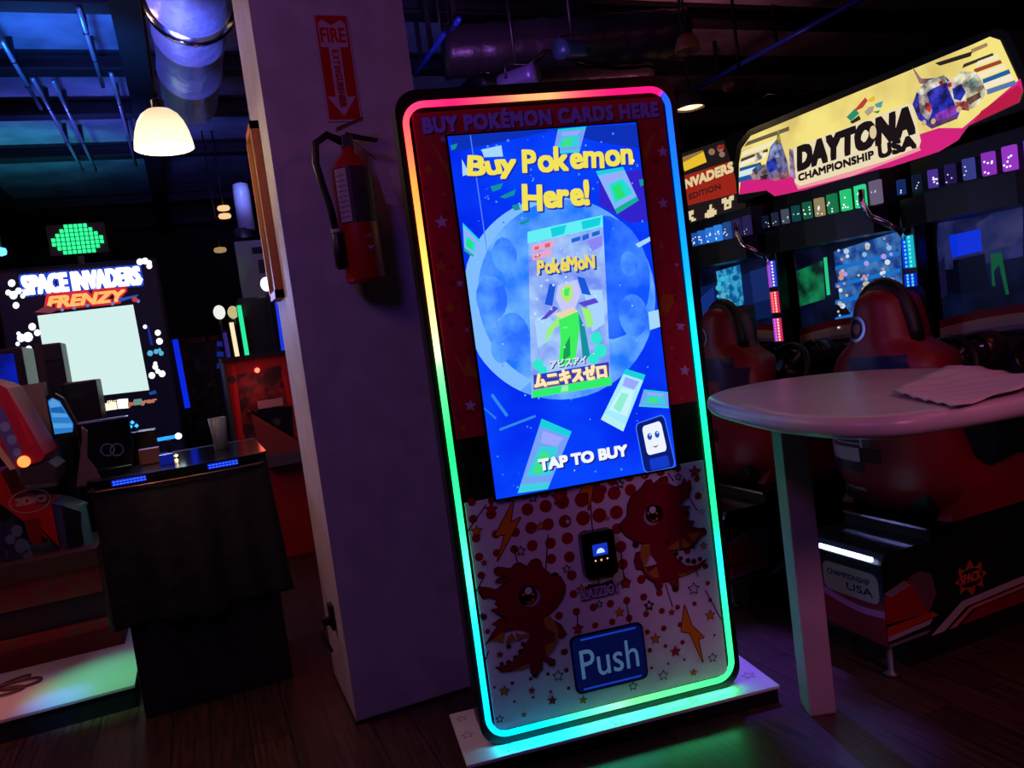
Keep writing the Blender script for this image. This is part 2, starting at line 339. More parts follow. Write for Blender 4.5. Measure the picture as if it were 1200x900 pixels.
def shade_glass():
    m = mat('opal_glass', '#f5e6c8', .25, emit='#ffd892', power=.9); n = m.node_tree; b = n.nodes['Principled BSDF']; L = n.links.new
    tc = n.nodes.new('ShaderNodeTexCoord'); sp = n.nodes.new('ShaderNodeSeparateXYZ'); r = n.nodes.new('ShaderNodeValToRGB')
    mr = n.nodes.new('ShaderNodeMapRange'); mr.inputs[1].default_value = 0; mr.inputs[2].default_value = .22
    e = r.color_ramp.elements; e[0].position = .1; e[0].color = (1.6, 1.35, .85, 1); e[1].position = 1; e[1].color = (.42, .26, .07, 1)
    L(tc.outputs['Object'], sp.inputs[0]); L(sp.outputs[2], mr.inputs[0]); L(mr.outputs[0], r.inputs[0]); L(r.outputs[0], b.inputs['Emission Color']); return m
pl = onZ(193, 174, 2.22); sc = (pl-CAM).length
pendant('pendant_lamp', 'glowing white glass pendant lamp hanging at the left, bowl shade', tuple(pl), 33/F*(pl-CAM).dot(FW), 46/F*(pl-CAM).dot(FW), shade_glass(), 3.0, '#ffe2ae', watts=3)
pr_ = onZ(809, 127, 2.5)
pendant('pendant_lamp', 'lit pendant lamp just right of the kiosk top corner, only its bright opening shows', tuple(pr_), 17/F*(pr_-CAM).dot(FW), 22/F*(pr_-CAM).dot(FW), mat('dark_shade', '#2a1c16', .5, emit='#ffcf90', power=.0), 4, '#ffd9a0', watts=1.5, lens=True)
pr_ = onZ(806, 60, 2.75)
pendant('pendant_lamp', 'dim brown pendant lamp higher up beside the ceiling pipe, unlit', tuple(pr_), 15/F*(pr_-CAM).dot(FW), 20/F*(pr_-CAM).dot(FW), mat('brown_shade', '#8a5a40', .4), .15, '#a06a48')

# ================================================================== the trading card kiosk
KA = math.radians(-8.92); KO = Vector((.707, 2.344, 0)); KE = Vector((math.cos(KA), math.sin(KA), 0)); KN = Vector((math.sin(KA), -math.cos(KA), 0))
def K(x, y):
    d = ray(x, y); p = CAM+d*((KO-CAM).dot(KN)/d.dot(KN)); return ((p-KO).dot(KE), p.z)
def KK(lst): return [K(*p) for p in lst]
kiosk = thing('card_vending_kiosk', 'tall black trading card vending kiosk with rainbow neon outline and blue screen', 'vending kiosk', tuple(KO), KA)
def kart(mb, y, base=.0004, step=.00005, clip=None): return Art(mb, (0, y, 0), (1, 0, 0), (0, 0, 1), (0, -1, 0), base, step, clip)
body_m = mat('kiosk_black', '#0c0a0c', .35)
W0, W1, H0, H1 = -.012, .882, .085, 2.12
mb = MB(); pts = [(u, 0.004, v) for u, v in rrect(-.028, .066, .898, 2.15, .07)]
mb.prism(pts, (0, .10, 0), body_m); fixn(mb.build('cabinet', kiosk))
mb = MB(); mb.box(.06, .81, .10, .27, .06, 1.35, body_m, .01); mb.build('back_housing', kiosk)
# base plate
mb = MB(); mb.box(-.09, 1.0, -.055, .29, .0, .05, BLACK, .004); mb.box(-.095, 1.005, -.062, .295, .05, .062, mat('base_plate_white', '#e4e4ea', .3, .1), .003)
a = Art(mb, (0, 0, .062), (1, 0, 0), (0, 1, 0), (0, 0, 1)); sk = ink('#8f8f99')
for u, v, r in ((.06, -.02, .03), (.42, -.03, .026), (.7, -.02, .02), (.95, .05, .026), (-.06, .12, .022), (.98, .2, .02), (-.06, .24, .02)):
    a.polys([seg(star(u, v, r)[i], star(u, v, r)[(i+1) % 10], .003) for i in range(10)], sk)
mb.build('base_plate', kiosk)
# neon strip: one closed tube, the LED colour runs along it
def ramp(tab, x):
    for (a, ca), (b, cb) in zip(tab, tab[1:]):
        if x <= b:
            t = max(0, (x-a)/(b-a)); return tuple(p+(q-p)*t for p, q in zip(ca, cb))
    return tab[-1][1]
def tab(*l): return [(x, tuple(v/255 for v in c)) for x, c in l]
T_L = tab((120, (255, 75, 135)), (165, (255, 125, 105)), (215, (255, 190, 80)), (300, (255, 215, 110)), (370, (255, 232, 190)), (415, (240, 250, 215)), (450, (130, 255, 185)), (520, (45, 240, 150)), (600, (60, 245, 195)), (680, (120, 255, 225)), (735, (40, 235, 235)), (850, (0, 225, 255)))
T_T = tab((485, (255, 75, 135)), (530, (245, 35, 125)), (580, (245, 115, 115)), (610, (240, 190, 120)), (645, (240, 200, 130)), (685, (250, 80, 120)), (720, (240, 25, 128)), (772, (250, 30, 140)), (776, (60, 80, 230)), (790, (30, 100, 240)))
T_R = tab((105, (30, 105, 240)), (200, (15, 135, 250)), (280, (5, 180, 250)), (400, (10, 230, 240)), (480, (30, 240, 205)), (600, (45, 245, 185)), (650, (40, 245, 232)), (690, (55, 245, 212)), (790, (70, 245, 178)))
T_B = tab((568, (0, 215, 255)), (625, (0, 230, 225)), (670, (70, 245, 210)), (725, (175, 255, 210)), (745, (130, 250, 180)), (855, (75, 245, 172)))
neon = bpy.data.materials.new('neon_led'); neon.use_nodes = True; n = neon.node_tree; b = n.nodes['Principled BSDF']
at = n.nodes.new('ShaderNodeAttribute'); at.attribute_name = 'led'; n.links.new(at.outputs['Color'], b.inputs['Emission Color']); b.inputs['Emission Strength'].default_value = 1.0; b.inputs['Base Color'].default_value = (.02, .02, .02, 1)
loop = []; base_loop = rrect(0, .1, .866, 2.104, .06, 8)
for p, q in zip(base_loop, base_loop[1:]+base_loop[:1]):
    k = max(1, int(math.dist(p, q)/.02))
    loop += [(p[0]+(q[0]-p[0])*t/k, p[1]+(q[1]-p[1])*t/k) for t in range(k)]
mb = MB(); mb.tube([(u, -.001, v) for u, v in loop], .0098, neon, 10, closed=True); o = mb.build('neon_strip', kiosk)
at = o.data.color_attributes.new('led', 'FLOAT_COLOR', 'POINT')
for i, (u, v) in enumerate(loop):
    p = KO+KE*u; p = Vector((p.x, p.y, v))-CAM; px, py = 600+F*p.dot(RT)/p.dot(FW), 450-F*p.dot(UP)/p.dot(FW)
    dl, dr, dt, db = u, .866-u, 2.104-v, v-.1; mn = min(dl, dr, dt, db)
    c = ramp(T_L, py) if mn == dl else ramp(T_R, py) if mn == dr else ramp(T_T, px) if mn == dt else ramp(T_B, px)
    c = [q if q < .55 else q*(1+1.5*(q-.55)/.45) for q in lin(c)]
    for k in range(10): at.data[i*10+k].color = (*c, 1)
for u_, c_, e_ in ((.15, (.0, .75, 1.0), .26), (.43, (.05, 1.0, .62), .22), (.72, (.06, 1.0, .38), .22)):  # added area lamps strengthening the neon's light on the base plate
    d = bpy.data.lights.new('neon_spill_fill', 'AREA'); d.shape = 'RECTANGLE'; d.size = .28; d.size_y = .016; d.color = c_; d.energy = e_
    o = bpy.data.objects.new('neon_spill_fill', d); COL.objects.link(o); o.location = KO+KE*u_+KN*.012+Vector((0, 0, .094)); o.rotation_euler = (math.radians(-14), 0, KA)
# header and side panel, printed red
RED = ink('#b01034'); RED2 = ink('#960c2a'); PURP = ink('#8c86f4'); ORG = ink('#e8861e'); LILAC = ink('#b9a6e0'); BROWN = ink('#b3681c'); INK = ink('#140d14'); WHT = ink('#e6e4f6'); DOT = ink('#9c1020'); DOT2 = ink('#820f1c'); OUTL = ink('#2a1420')
mb = MB(); mb.box(.022, .846, -.003, .004, 1.07, 2.078, RED); a = kart(mb, -.003)
g = glyphs('BUY POK\u00c9MON CARDS HERE', .0, gap=1.12); v0, v1 = 2.022, 2.062
for off, m in ((.0035, OUTL), (0, PURP)):
    v, f = fit(g, .052, 2.017, .826, 2.072); a.text(([(p[0]+off, p[1]-off) for p in v], f), m, .0034)
Z1 = lambda l: KK([(470+x*.3, 90+y*.3) for x, y in l])          # traced on an enlarged view of the panel
a.polys([Z1(l) for l in ([(105, 235), (210, 445), (196, 370)], [(1005, 185), (945, 360), (940, 290)], [(1005, 900), (1028, 815), (1022, 850), (1080, 850), (1040, 905)])], BROWN)
a.poly(KK([(526, 405), (544, 432), (548, 415), (562, 445), (548, 440), (545, 442)]), BROWN)
a.poly(KK([(771, 372), (783, 345), (781, 357), (791, 352), (778, 373), (780, 362)]), BROWN)
a.polys([star(*K(470+x*.3, 90+y*.3), r) for x, y, r in ((158, 568, .022), (1020, 293, .02), (1022, 495, .02), (163, 245, .011), (230, 808, .013), (1075, 735, .009))]+[star(*K(x, y), r, .45, .2) for x, y, r in ((551, 475, .02), (797, 382, .019), (802, 434, .02), (547, 387, .009))], LILAC)
a.polys([star(*K(470+x*.3, 90+y*.3), r, .45, .15) for x, y, r in ((108, 365, .019), (155, 740, .02), (165, 460, .01), (1015, 660, .015), (213, 668, .011))]+[star(*K(x, y), r) for x, y, r in ((527, 361, .019), (798, 467, .009), (543, 502, .011), (531, 452, .009), (787, 408, .009))], BROWN)
a.discs([(random.uniform(.03, .11) if k % 2 else random.uniform(.765, .84), random.uniform(1.09, 1.98), random.uniform(.006, .012)) for k in range(34)], RED2)
mb.build('header_panel', kiosk)
# lower printed panel
mb = MB(); mb.box(.02, .846, -.003, .004, .115, .866, WHT); a = kart(mb, -.003)
Z3 = lambda x, y: K(530+x*.28333, 530+y*.28333)
zs = .28333/367
dots = '80,205,18 160,255,22 85,275,18 230,185,20 300,172,22 310,235,26 385,222,27 380,165,24 455,205,30 450,160,26 535,195,33 600,180,32 668,168,30 735,155,26 590,130,24 660,118,22 730,100,22 795,92,20 860,80,20 930,65,17 465,285,28 540,272,32 607,260,32 677,248,30 325,312,26 395,297,26 260,330,20 180,338,18 98,355,18 475,355,26 255,400,18 330,385,24 405,375,24 548,345,25 615,340,24 680,315,24 110,432,18 182,415,16 408,440,22 483,432,24 695,390,26 118,508,16 345,460,18 493,508,22 560,500,20 703,462,24 715,540,22 500,585,18 780,525,20 790,598,17 720,612,17 652,625,17 582,640,17 512,658,17 440,675,18 730,685,16 660,700,15 590,715,14 855,580,16 930,640,12 865,655,14 800,668,14 875,728,11 940,712,12 805,742,12 880,800,9 815,815,9 1000,625,11 1055,540,11 1015,180,17 1030,325,16 970,405,18 1045,470,14 920,560,14 460,825,14 1065,610,10 520,725,14 145,740,11 130,680,14 160,200,14 1010,110,14 620,155,20 520,130,18'
a.discs([(*Z3(x, y), r*zs) for x, y, r in (tuple(float(q) for q in d.split(',')) for d in dots.split())], DOT)
a.discs([(*K(530+x*.3333, 700+y*.3333), r/1100) for x, y, r in ((210, 300, 7), (218, 365, 5), (283, 350, 5), (335, 268, 7), (400, 255, 9), (395, 190, 12), (408, 318, 7), (693, 185, 9), (742, 108, 11), (758, 232, 5), (815, 218, 5), (700, 247, 6), (808, 157, 9), (920, 132, 5), (148, 315, 5), (345, 330, 5), (275, 285, 7))], DOT2)
lines = [(60, 330, 140, 215), (250, 385, 268, 455), (395, 340, 385, 490), (90, 590, 135, 505), (570, 200, 578, 320), (600, 490, 606, 545), (720, 620, 735, 720), (515, 660, 520, 770), (695, 400, 712, 540), (880, 545, 910, 640), (1045, 570, 1110, 690), (975, 180, 1010, 240), (890, 85, 915, 120), (150, 820, 120, 900), (1000, 460, 1015, 515), (200, 410, 185, 450)]
a.polys([seg(Z3(q[0], q[1]), Z3(q[2], q[3]), .004) for q in lines], INK)
for pts, c in (([(252, 200), (240, 290), (282, 268), (185, 450), (215, 340), (175, 345)], ORG), ([(958, 630), (990, 720), (1000, 725), (1040, 765), (1015, 770), (1035, 868), (980, 745), (945, 740)], ORG), ([(545, 125), (585, 115), (575, 185), (562, 240), (560, 165), (525, 170)], ORG)):
    q = [Z3(x, y) for x, y in pts]; a.polys([seg(q[i], q[(i+1) % len(q)], .006) for i in range(len(q))], INK); a.poly(q, c)
for lst, c in (([(100, 325, 24), (363, 305, 20), (690, 660, 22), (838, 770, 24), (1065, 672, 24), (532, 565, 22), (1037, 385, 18), (790, 95, 14), (640, 272, 12)], ORG), ([(160, 235, 26), (440, 185, 34), (1000, 80, 28), (517, 728, 24), (715, 540, 26), (905, 660, 16), (920, 822, 24), (130, 455, 14)], ink('#c01226')), ([(475, 285, 14), (1030, 245, 14), (692, 132, 12)], WHT)):
    for x, y, r in lst: p = Z3(x, y); a.poly(star(*p, r*zs*1.18, .47, .1), OUTL); a.poly(star(*p, r*zs*.92, .45, .1), c)
for x, y, r, c in ((182, 327, 20, ORG), (458, 358, 16, ORG), (250, 410, 11, ORG), (845, 262, 15, ORG), (278, 325, 14, ink('#c01226')), (350, 360, 18, ink('#c01226')), (165, 198, 13, ink('#8a2a30'))):
    p = K(530+x*.3333, 700+y*.3333); a.poly(star(*p, r/1000, .47, .2), OUTL); a.poly(star(*p, r/1250, .45, .2), c)
for x, y, r in [(530+x*.3333, 700+y*.3333, r/1050) for x, y, r in ((370, 273, 20), (633, 310, 16), (740, 272, 19), (165, 425, 14), (912, 210, 18), (690, 25, 16), (255, 522, 10))]+[(530+x*.28333, 530+y*.28333, r/1100) for x, y, r in ((330, 185, 18), (280, 405, 18), (470, 480, 16), (650, 500, 18), (605, 625, 14), (995, 562, 24), (810, 632, 20), (930, 100, 14), (690, 130, 18), (122, 672, 10))]:
    s_ = star(*K(x, y), r, .47, .1); a.polys([seg(s_[i], s_[(i+1) % 10], .0028) for i in range(10)], INK)
# two printed baby dragons
DR = ink('#880826'); DD = ink('#420610'); BEL = ink('#b87a34')
def grow(pts, d):
    cx = sum(p[0] for p in pts)/len(pts); cy = sum(p[1] for p in pts)/len(pts); out = []
    for p in pts:
        q = Vector((p[0]-cx, p[1]-cy)); q = q*(1+d/max(q.length, 1e-6)); out.append((cx+q.x, cy+q.y))
    return out
def dragon(M, parts, eye, er, spikes, sk):
    a.discs([(*M(x, y), r) for x, y, r in spikes], DD)
    fills = [([M(*p) for p in pts], c) for pts, c in parts]
    a.polys([grow(p, .0045) for p, c in fills if c is DR], DD)
    for p, c in fills: a.poly(p, c)
    e = M(*eye); a.disc(*e, er*1.05, OUTL, 24); a.disc(e[0]+.004*sk, e[1]-.004, er*.93, ink('#a89ac0'), 24); a.disc(e[0]-.003*sk, e[1]+.002, er*.92, ink('#1a0a10'), 24)
    a.disc(e[0], e[1]-er*.45, er*.42, ink('#7a1018'), 18); a.disc(e[0]-.0*sk, e[1]-.002, er*.45, ink('#050205'), 18); a.disc(e[0], e[1]+er*.52, er*.36, WHT, 18)
    a.discs([(e[0]-er*.5, e[1]+er*.25, er*.14), (e[0]+er*.4, e[1]+er*.1, er*.13), (e[0]+er*.35, e[1]-er*.45, er*.13), (e[0]-er*.05, e[1]-er*.62, er*.1)], ORG)
L6 = lambda x, y: K(550+x*.1777, 640+y*.1777)
dragon(L6, [
    ([(560, 490), (600, 520), (630, 570), (600, 600), (565, 575)], DR),
    ([(400, 480), (400, 570), (330, 545), (280, 545), (220, 560), (130, 625), (105, 645), (150, 570), (190, 525), (150, 515), (200, 480), (280, 470)], DR),
    ([(400, 440), (480, 460), (510, 540), (560, 580), (560, 620), (500, 650), (500, 720), (555, 740), (550, 775), (515, 770), (470, 745), (475, 800), (440, 840), (400, 825), (395, 770), (340, 790), (280, 815), (215, 822), (170, 790), (230, 780), (290, 750), (345, 690), (390, 610), (405, 540)], DR),
    ([(480, 480), (520, 448), (560, 490), (585, 560), (570, 640), (530, 700), (505, 715), (495, 650), (560, 620), (560, 570), (510, 540)], BEL),
    ([(290, 812), (340, 790), (395, 765), (390, 785), (330, 812)], BEL), ([(140, 625), (190, 575), (228, 562), (215, 635), (175, 620)], BEL), ([(232, 645), (250, 590), (278, 565), (300, 620), (265, 625)], BEL), ([(310, 625), (300, 560), (340, 580), (400, 565), (370, 595), (340, 600)], BEL),
    ([(545, 195), (590, 195), (620, 250), (618, 300), (600, 345), (560, 400), (510, 445), (470, 480), (410, 495), (340, 495), (280, 480), (230, 465), (200, 450), (140, 410), (200, 400), (170, 370), (185, 345), (120, 330), (90, 335), (65, 300), (70, 260), (120, 265), (180, 280), (250, 230), (170, 240), (185, 215), (250, 195), (175, 190), (165, 150), (200, 138), (270, 150), (295, 120), (330, 110), (370, 135), (400, 95), (435, 85), (465, 105), (470, 140), (510, 170)], DR)],
    (390, 325), .034, [(255, 655, .008), (350, 640, .008), (335, 690, .009), (300, 728, .008), (255, 760, .008), (210, 770, .007), (435, 110, .017), (560, 195, .014), (95, 320, .012), (185, 160, .014), (430, 840, .011), (535, 765, .011)], 1)
R7 = lambda x, y: K(700+x*.1722, 545+y*.1722)
dragon(R7, [
    ([(255, 600), (285, 590), (290, 660), (310, 700), (260, 700), (250, 650)], DR),
    ([(460, 560), (500, 480), (600, 420), (650, 425), (720, 440), (730, 460), (690, 490), (640, 545), (600, 560), (530, 575), (490, 570)], DR),
    ([(350, 500), (430, 500), (500, 570), (530, 640), (590, 680), (660, 680), (735, 630), (710, 670), (670, 710), (600, 740), (540, 755), (545, 830), (500, 815), (480, 780), (440, 790), (430, 830), (400, 835), (385, 790), (330, 760), (300, 700), (330, 690), (410, 670), (360, 600)], DR),
    ([(290, 540), (350, 530), (355, 600), (320, 690), (340, 730), (395, 685), (415, 760), (380, 765), (320, 720), (285, 620)], BEL),
    ([(540, 735), (600, 730), (655, 705), (640, 720), (560, 755)], BEL), ([(600, 460), (700, 455), (645, 520)], BEL), ([(570, 490), (635, 540), (590, 560), (565, 555)], BEL), ([(465, 565), (550, 505), (550, 570), (500, 570)], BEL),
    ([(225, 215), (290, 160), (330, 105), (365, 100), (375, 130), (430, 85), (470, 80), (475, 130), (520, 150), (560, 130), (580, 85), (590, 120), (620, 100), (625, 160), (605, 220), (540, 270), (620, 275), (585, 320), (610, 350), (590, 370), (650, 375), (610, 420), (540, 500), (500, 500), (450, 520), (380, 530), (300, 525), (250, 510), (185, 470), (155, 430), (150, 395), (200, 340), (205, 270)], DR)],
    (373, 335), .033, [(710, 445, .012), (530, 600, .008), (560, 632, .008), (610, 645, .009), (650, 650, .009), (690, 635, .008), (640, 550, .008), (600, 325, .01), (420, 815, .011), (525, 835, .012), (255, 535, .012)], -1)
# small logo lettering under the card reader
u0, v0 = K(680, 702); u1, v1 = K(724, 688)
g = glyphs('BLAZZBOT')
v, f = fit(g, u0, v0-.002, u1, v0+.032); a.poly([K(684, 690), K(688, 684), K(704, 683), K(716, 678), K(720, 684), K(716, 688)], DD)
a.text(([(p[0]+.001, p[1]-.001) for p in v], f), INK, .003); a.text((v, f), LILAC, .0012)
mb.build('lower_panel', kiosk)
# screen
SCR = .0; mb = MB(); mb.box(.113, .746, -.016, .004, .858, 2.005, BLACKG, .003)
SB = glow_noise('screen_blue', '#0228ee', '#0644ff', 3.0); 
mb.face([(.119, -.0163, .864), (.740, -.0163, .864), (.740, -.0163, 1.999), (.119, -.0163, 1.999)], SB)
a = kart(mb, -.0163, .0003, .00004, (.119, .864, .740, 1.999))
a.polys([KK(l) for l in ([(527, 159), (640, 150), (640, 156), (600, 165), (530, 180)], [(552, 283), (575, 300), (560, 285)], [(640, 152), (747, 147), (749, 175), (700, 168)])], glow('#0a30b8'))
a.polys([KK(l) for l in ([(700, 205), (755, 200), (762, 260), (735, 262), (700, 240)],)], glow('#3222cc'))
# moon
mc = K(658, 352); MOON = glow_noise('screen_moon', '#1f78ff', '#7ec4ff', 7.0, .38, .7); mr = .315
def clipu(pts): return [(min(max(u, .119), .740), min(max(v, .864), 1.999)) for u, v in pts]
MC = (.415, 1.465)
a.poly(clipu(ring(*MC, .322, 48)), MOON)
a.poly(clipu([(MC[0]+.322*math.cos(t), MC[1]+.322*math.sin(t)) for t in [PI*(.45+.87*k/30) for k in range(31)]]+[(MC[0]+.03+.30*math.cos(t), MC[1]+.01+.30*math.sin(t)) for t in [PI*(1.32-.87*k/30) for k in range(31)]]), glow('#7fbcff'))
a.poly(clipu(ring(MC[0]+.16, MC[1]+.05, .15, 24, .2)), glow_noise('screen_moon2', '#0f55ff', '#3f86ff', 6.0))
a.polys([clipu(ring(*K(x, y), r, 16, r*1.4)) for x, y, r in ((590, 300, .04), (575, 350, .05), (600, 395, .055), (585, 410, .03), (735, 310, .03), (740, 370, .05))], glow_noise('screen_moon3', '#2a6eff', '#58a4ff', 9.0))
# drifting specks
a.discs([(random.uniform(.13, .73), random.choice((random.uniform(1.78, 1.98), random.uniform(.88, 1.15), random.uniform(1.15, 1.8))), random.uniform(.0015, .0045)) for k in range(80)], glow('#3f8cff'))
a.discs([(random.uniform(.13, .73), random.uniform(.88, 1.98), random.uniform(.001, .003)) for k in range(40)], glow('#8ad8ff'))
# a thin line down the glass and far streaks
a.polys([seg(K(550, 160), K(568, 285), .003), seg(K(568, 285), K(588, 430), .0022)], glow('#5a86ff'))
a.polys([seg(K(584, 503), K(626, 487), .008), seg(K(575, 462), K(593, 487), .01), seg(K(565, 478), K(580, 490), .006)], glow('#2f86e8'))
# floating card packs
def pack(q, tone=0, k=.012):
    q = KK(q); q2 = lambda s, t: tuple((q[0][i]*(1-s)+q[1][i]*s)*(1-t)+(q[3][i]*(1-s)+q[2][i]*s)*t for i in (0, 1))
    a.poly(clipu(q), glow(('#86b4ff', '#a4ecff', '#74a0f8')[tone])); a.poly(clipu([q2(0, 0), q2(1, 0), q2(1, .1), q2(0, .1)]), glow('#18d0dc'))
    a.poly(clipu([q2(.22, .35), q2(.8, .3), q2(.92, .75), q2(.1, .78)]), glow(('#22dcd0', '#c8f4ff', '#35cfe0')[tone])); a.poly(clipu([q2(.3, .42), q2(.62, .4), q2(.6, .75), q2(.25, .72)]), glow(('#28e070', '#8ff0d0', '#3ee08a')[tone]))
    a.poly(clipu([q2(.15, .14), q2(.85, .14), q2(.75, .3), q2(.2, .3)]), glow('#9aa8ff')); a.poly(clipu([q2(0, .88), q2(1, .88), q2(1, 1), q2(0, 1)]), glow(('#12b098', '#b8f0f8', '#3fd0e0')[tone]))
pack([(696, 202), (728, 197), (746, 236), (721, 252)], 0)
pack([(652, 153), (685, 150), (677, 180), (646, 182)], 2)
pack([(731, 432), (754, 439), (728, 505), (702, 491)], 1)
pack([(633, 490), (668, 505), (640, 572), (605, 577)], 2)
pack([(752, 456), (780, 459), (781, 478), (746, 476)], 2)
pack([(541, 262), (562, 283), (553, 302), (543, 295)], 0)
a.polys([clipu(KK(l)) for l in ([(563, 177), (586, 172), (588, 185), (566, 186)], [(540, 188), (549, 205), (541, 208)], [(757, 366), (770, 363), (771, 383), (759, 387)], [(742, 287), (762, 278), (763, 283), (746, 291)])], glow('#a6d8ff'))
a.polys([KK(l) for l in ([(573, 220), (588, 216), (585, 223), (576, 226)], [(584, 232), (603, 223), (601, 230), (590, 234)], [(598, 242), (606, 240), (608, 247), (601, 248)], [(607, 262), (620, 257), (618, 261), (609, 265)], [(746, 212), (752, 211), (752, 218), (748, 220)], [(527, 172), (535, 170), (533, 176), (528, 178)])], glow('#14909c'))
# lettering: title
YEL = glow('#f2e258'); PYEL = glow('#ffe9b0'); DYEL = glow('#1c2aa8')
def put(txt, bl, tr, m, fat=.003, jit=0.0, sh=0.0, gap=1.0, shadow=None, off=.004):
    u0, v0 = K(*bl); u1, v1 = K(*tr); g = fit(glyphs(txt, 0, sh, jit, gap), u0+fat, v0+fat, u1-fat, v1-fat)
    if shadow: a.text(([(p[0]+off, p[1]-off) for p in g[0]], g[1]), shadow, fat*1.3)
    a.text(g, m, fat)
put('Buy', (547, 215), (602, 179), YEL, .0035, .16, shadow=DYEL)
put('Pokemon', (611, 207), (737, 166), YEL, .0035, .10, shadow=DYEL); a.disc(*K(739, 190), .006, PYEL)
put('Here!', (611, 251), (687, 210), YEL, .0042, .14, shadow=DYEL)
# the pack in the middle
pq = KK([(619, 276), (704, 257), (712, 452), (622, 466)]); Q = lambda s, t: tuple((pq[0][i]*(1-s)+pq[1][i]*s)*(1-t)+(pq[3][i]*(1-s)+pq[2][i]*s)*t for i in (0, 1))
QP = lambda *l: [Q(*p) for p in l]
a.poly(QP((-.02, 0), (1.0, -.01), (1.02, 1), (-.01, 1)), glow_noise('pack_silver', '#6f8cf4', '#a9cdfb', 14.0, .35, .66))
a.poly(QP((-.03, -.02), (1.0, -.02), (1.0, .05), (-.03, .05)), glow('#62f0f4')); a.polys([QP((.28, -.01), (.5, -.01), (.46, .04), (.3, .045)), QP((.7, -.01), (.98, -.01), (.95, .035), (.72, .04))], glow('#16cfe0'))
a.polys([QP((.03, .07+.05*k), (.33-.04*k, .065+.05*k), (.32-.04*k, .105+.05*k), (.03, .11+.05*k)) for k in (0, 1)], glow('#e6a8cc')); a.polys([QP((.06, .08), (.12, .08), (.12, .1), (.06, .1)), QP((.2, .075), (.27, .075), (.27, .1), (.2, .1)), QP((.06, .135), (.14, .13), (.14, .145), (.06, .15))], glow('#ee5a6a'))
a.polys([QP((.56, .08), (.68, .075), (.68, .1), (.56, .105)), QP((.71, .075), (.8, .07), (.8, .1), (.71, .105)), QP((.84, .07), (.95, .065), (.95, .09), (.84, .095))], glow('#1f62d8')); a.poly(QP((.76, .11), (.98, .1), (.98, .16), (.84, .18)), glow('#8a86f6'))
# abstract flourish in place of the pack's character art
BLU = glow('#1c56d8'); GRN = glow('#3cf060'); LGR = glow('#9af07a'); TEA = glow('#1690a0'); LAV = glow('#c6c8ff'); VIO = glow('#5a46d0')
a.polys([QP((.05, .52), (.2, .5), (.3, .56), (.25, .66), (.08, .7)), QP((.7, .4), (.95, .42), (.97, .62), (.8, .66))], glow('#a8d4ff'))
a.polys([QP((.18, .44), (.25, .32), (.33, .34), (.28, .46)), QP((.62, .31), (.72, .33), (.8, .44), (.68, .42))], BLU)
a.polys([QP((.36, .34), (.62, .33), (.66, .42), (.58, .5), (.4, .5), (.33, .42))], LAV)
a.poly(QP((.4, .36), (.55, .35), (.56, .43), (.48, .46), (.4, .42)), glow('#b8e878')); a.poly(QP((.44, .37), (.52, .37), (.5, .42), (.44, .41)), GRN)
a.polys([QP((.12, .53), (.3, .46), (.36, .48), (.2, .53)), QP((.62, .47), (.85, .46), (.9, .49), (.7, .5))], VIO)
a.poly(QP((.3, .51), (.55, .49), (.62, .52), (.42, .56)), glow('#e8d8b0'))
a.polys([QP((.2, .6), (.36, .53), (.42, .57), (.3, .6), (.18, .68)), QP((.66, .5), (.78, .52), (.82, .62), (.74, .63))], LGR)
a.poly(QP((.36, .55), (.62, .52), (.64, .6), (.56, .82), (.34, .84), (.38, .68)), GRN); a.poly(QP((.62, .53), (.7, .62), (.76, .8), (.66, .82)), TEA); a.polys([QP((.42, .72), (.5, .66), (.5, .78), (.4, .8))], glow('#14a050'))
a.polys([ring(*Q(s, t), r, 10) for s, t, r in ((.08, .8, .018), (.85, .7, .02), (.9, .78, .022), (.8, .82, .018), (.14, .84, .015))], glow('#2ee8d0'))
a.discs([(*Q(random.uniform(.05, .95), random.uniform(.12, .8)), random.uniform(.0015, .004)) for k in range(26)], glow('#c8e8ff'))
put('Pok\u00e9MoN', (628, 324), (694, 297), glow('#f0d860'), .0022, .14, shadow=glow('#1a3cb0'), off=.005)
def jp(txt, p0, p1, m, bold, shadow):
    u0, v0 = Q(*p0); u1, v1 = Q(*p1); g = fit(glyphs(txt), u0, v0, u1, v1); a.text(([(p[0]+.003, p[1]-.003) for p in g[0]], g[1]), shadow, bold*1.2); a.text(g, m, bold)
a.polys([QP((.02, .86), (1.0, .855), (1.0, .945), (.02, .95))], glow('#2c3ab8'))
jp('\u30b9\u30ab\u30fc\u30ec\u30c3\u30c8'[0:0]+'\u30a2\u30d3\u30b9\u30a2\u30a4', (.24, .835), (.7, .795), glow('#d8e8f8'), .001, glow('#23407a'))
jp('\u30e0\u30cb\u30ad\u30b9\u30bc\u30ed', (.04, .94), (.95, .862), glow('#ffeab8'), .003, glow('#a06a3a'))
a.poly(QP((0, .955), (1.02, .945), (1.03, .995), (0, 1.0)), glow('#2ef06c')); a.poly(QP((.38, .955), (.46, .955), (.46, .99), (.36, .99)), glow('#9ef0b0'))
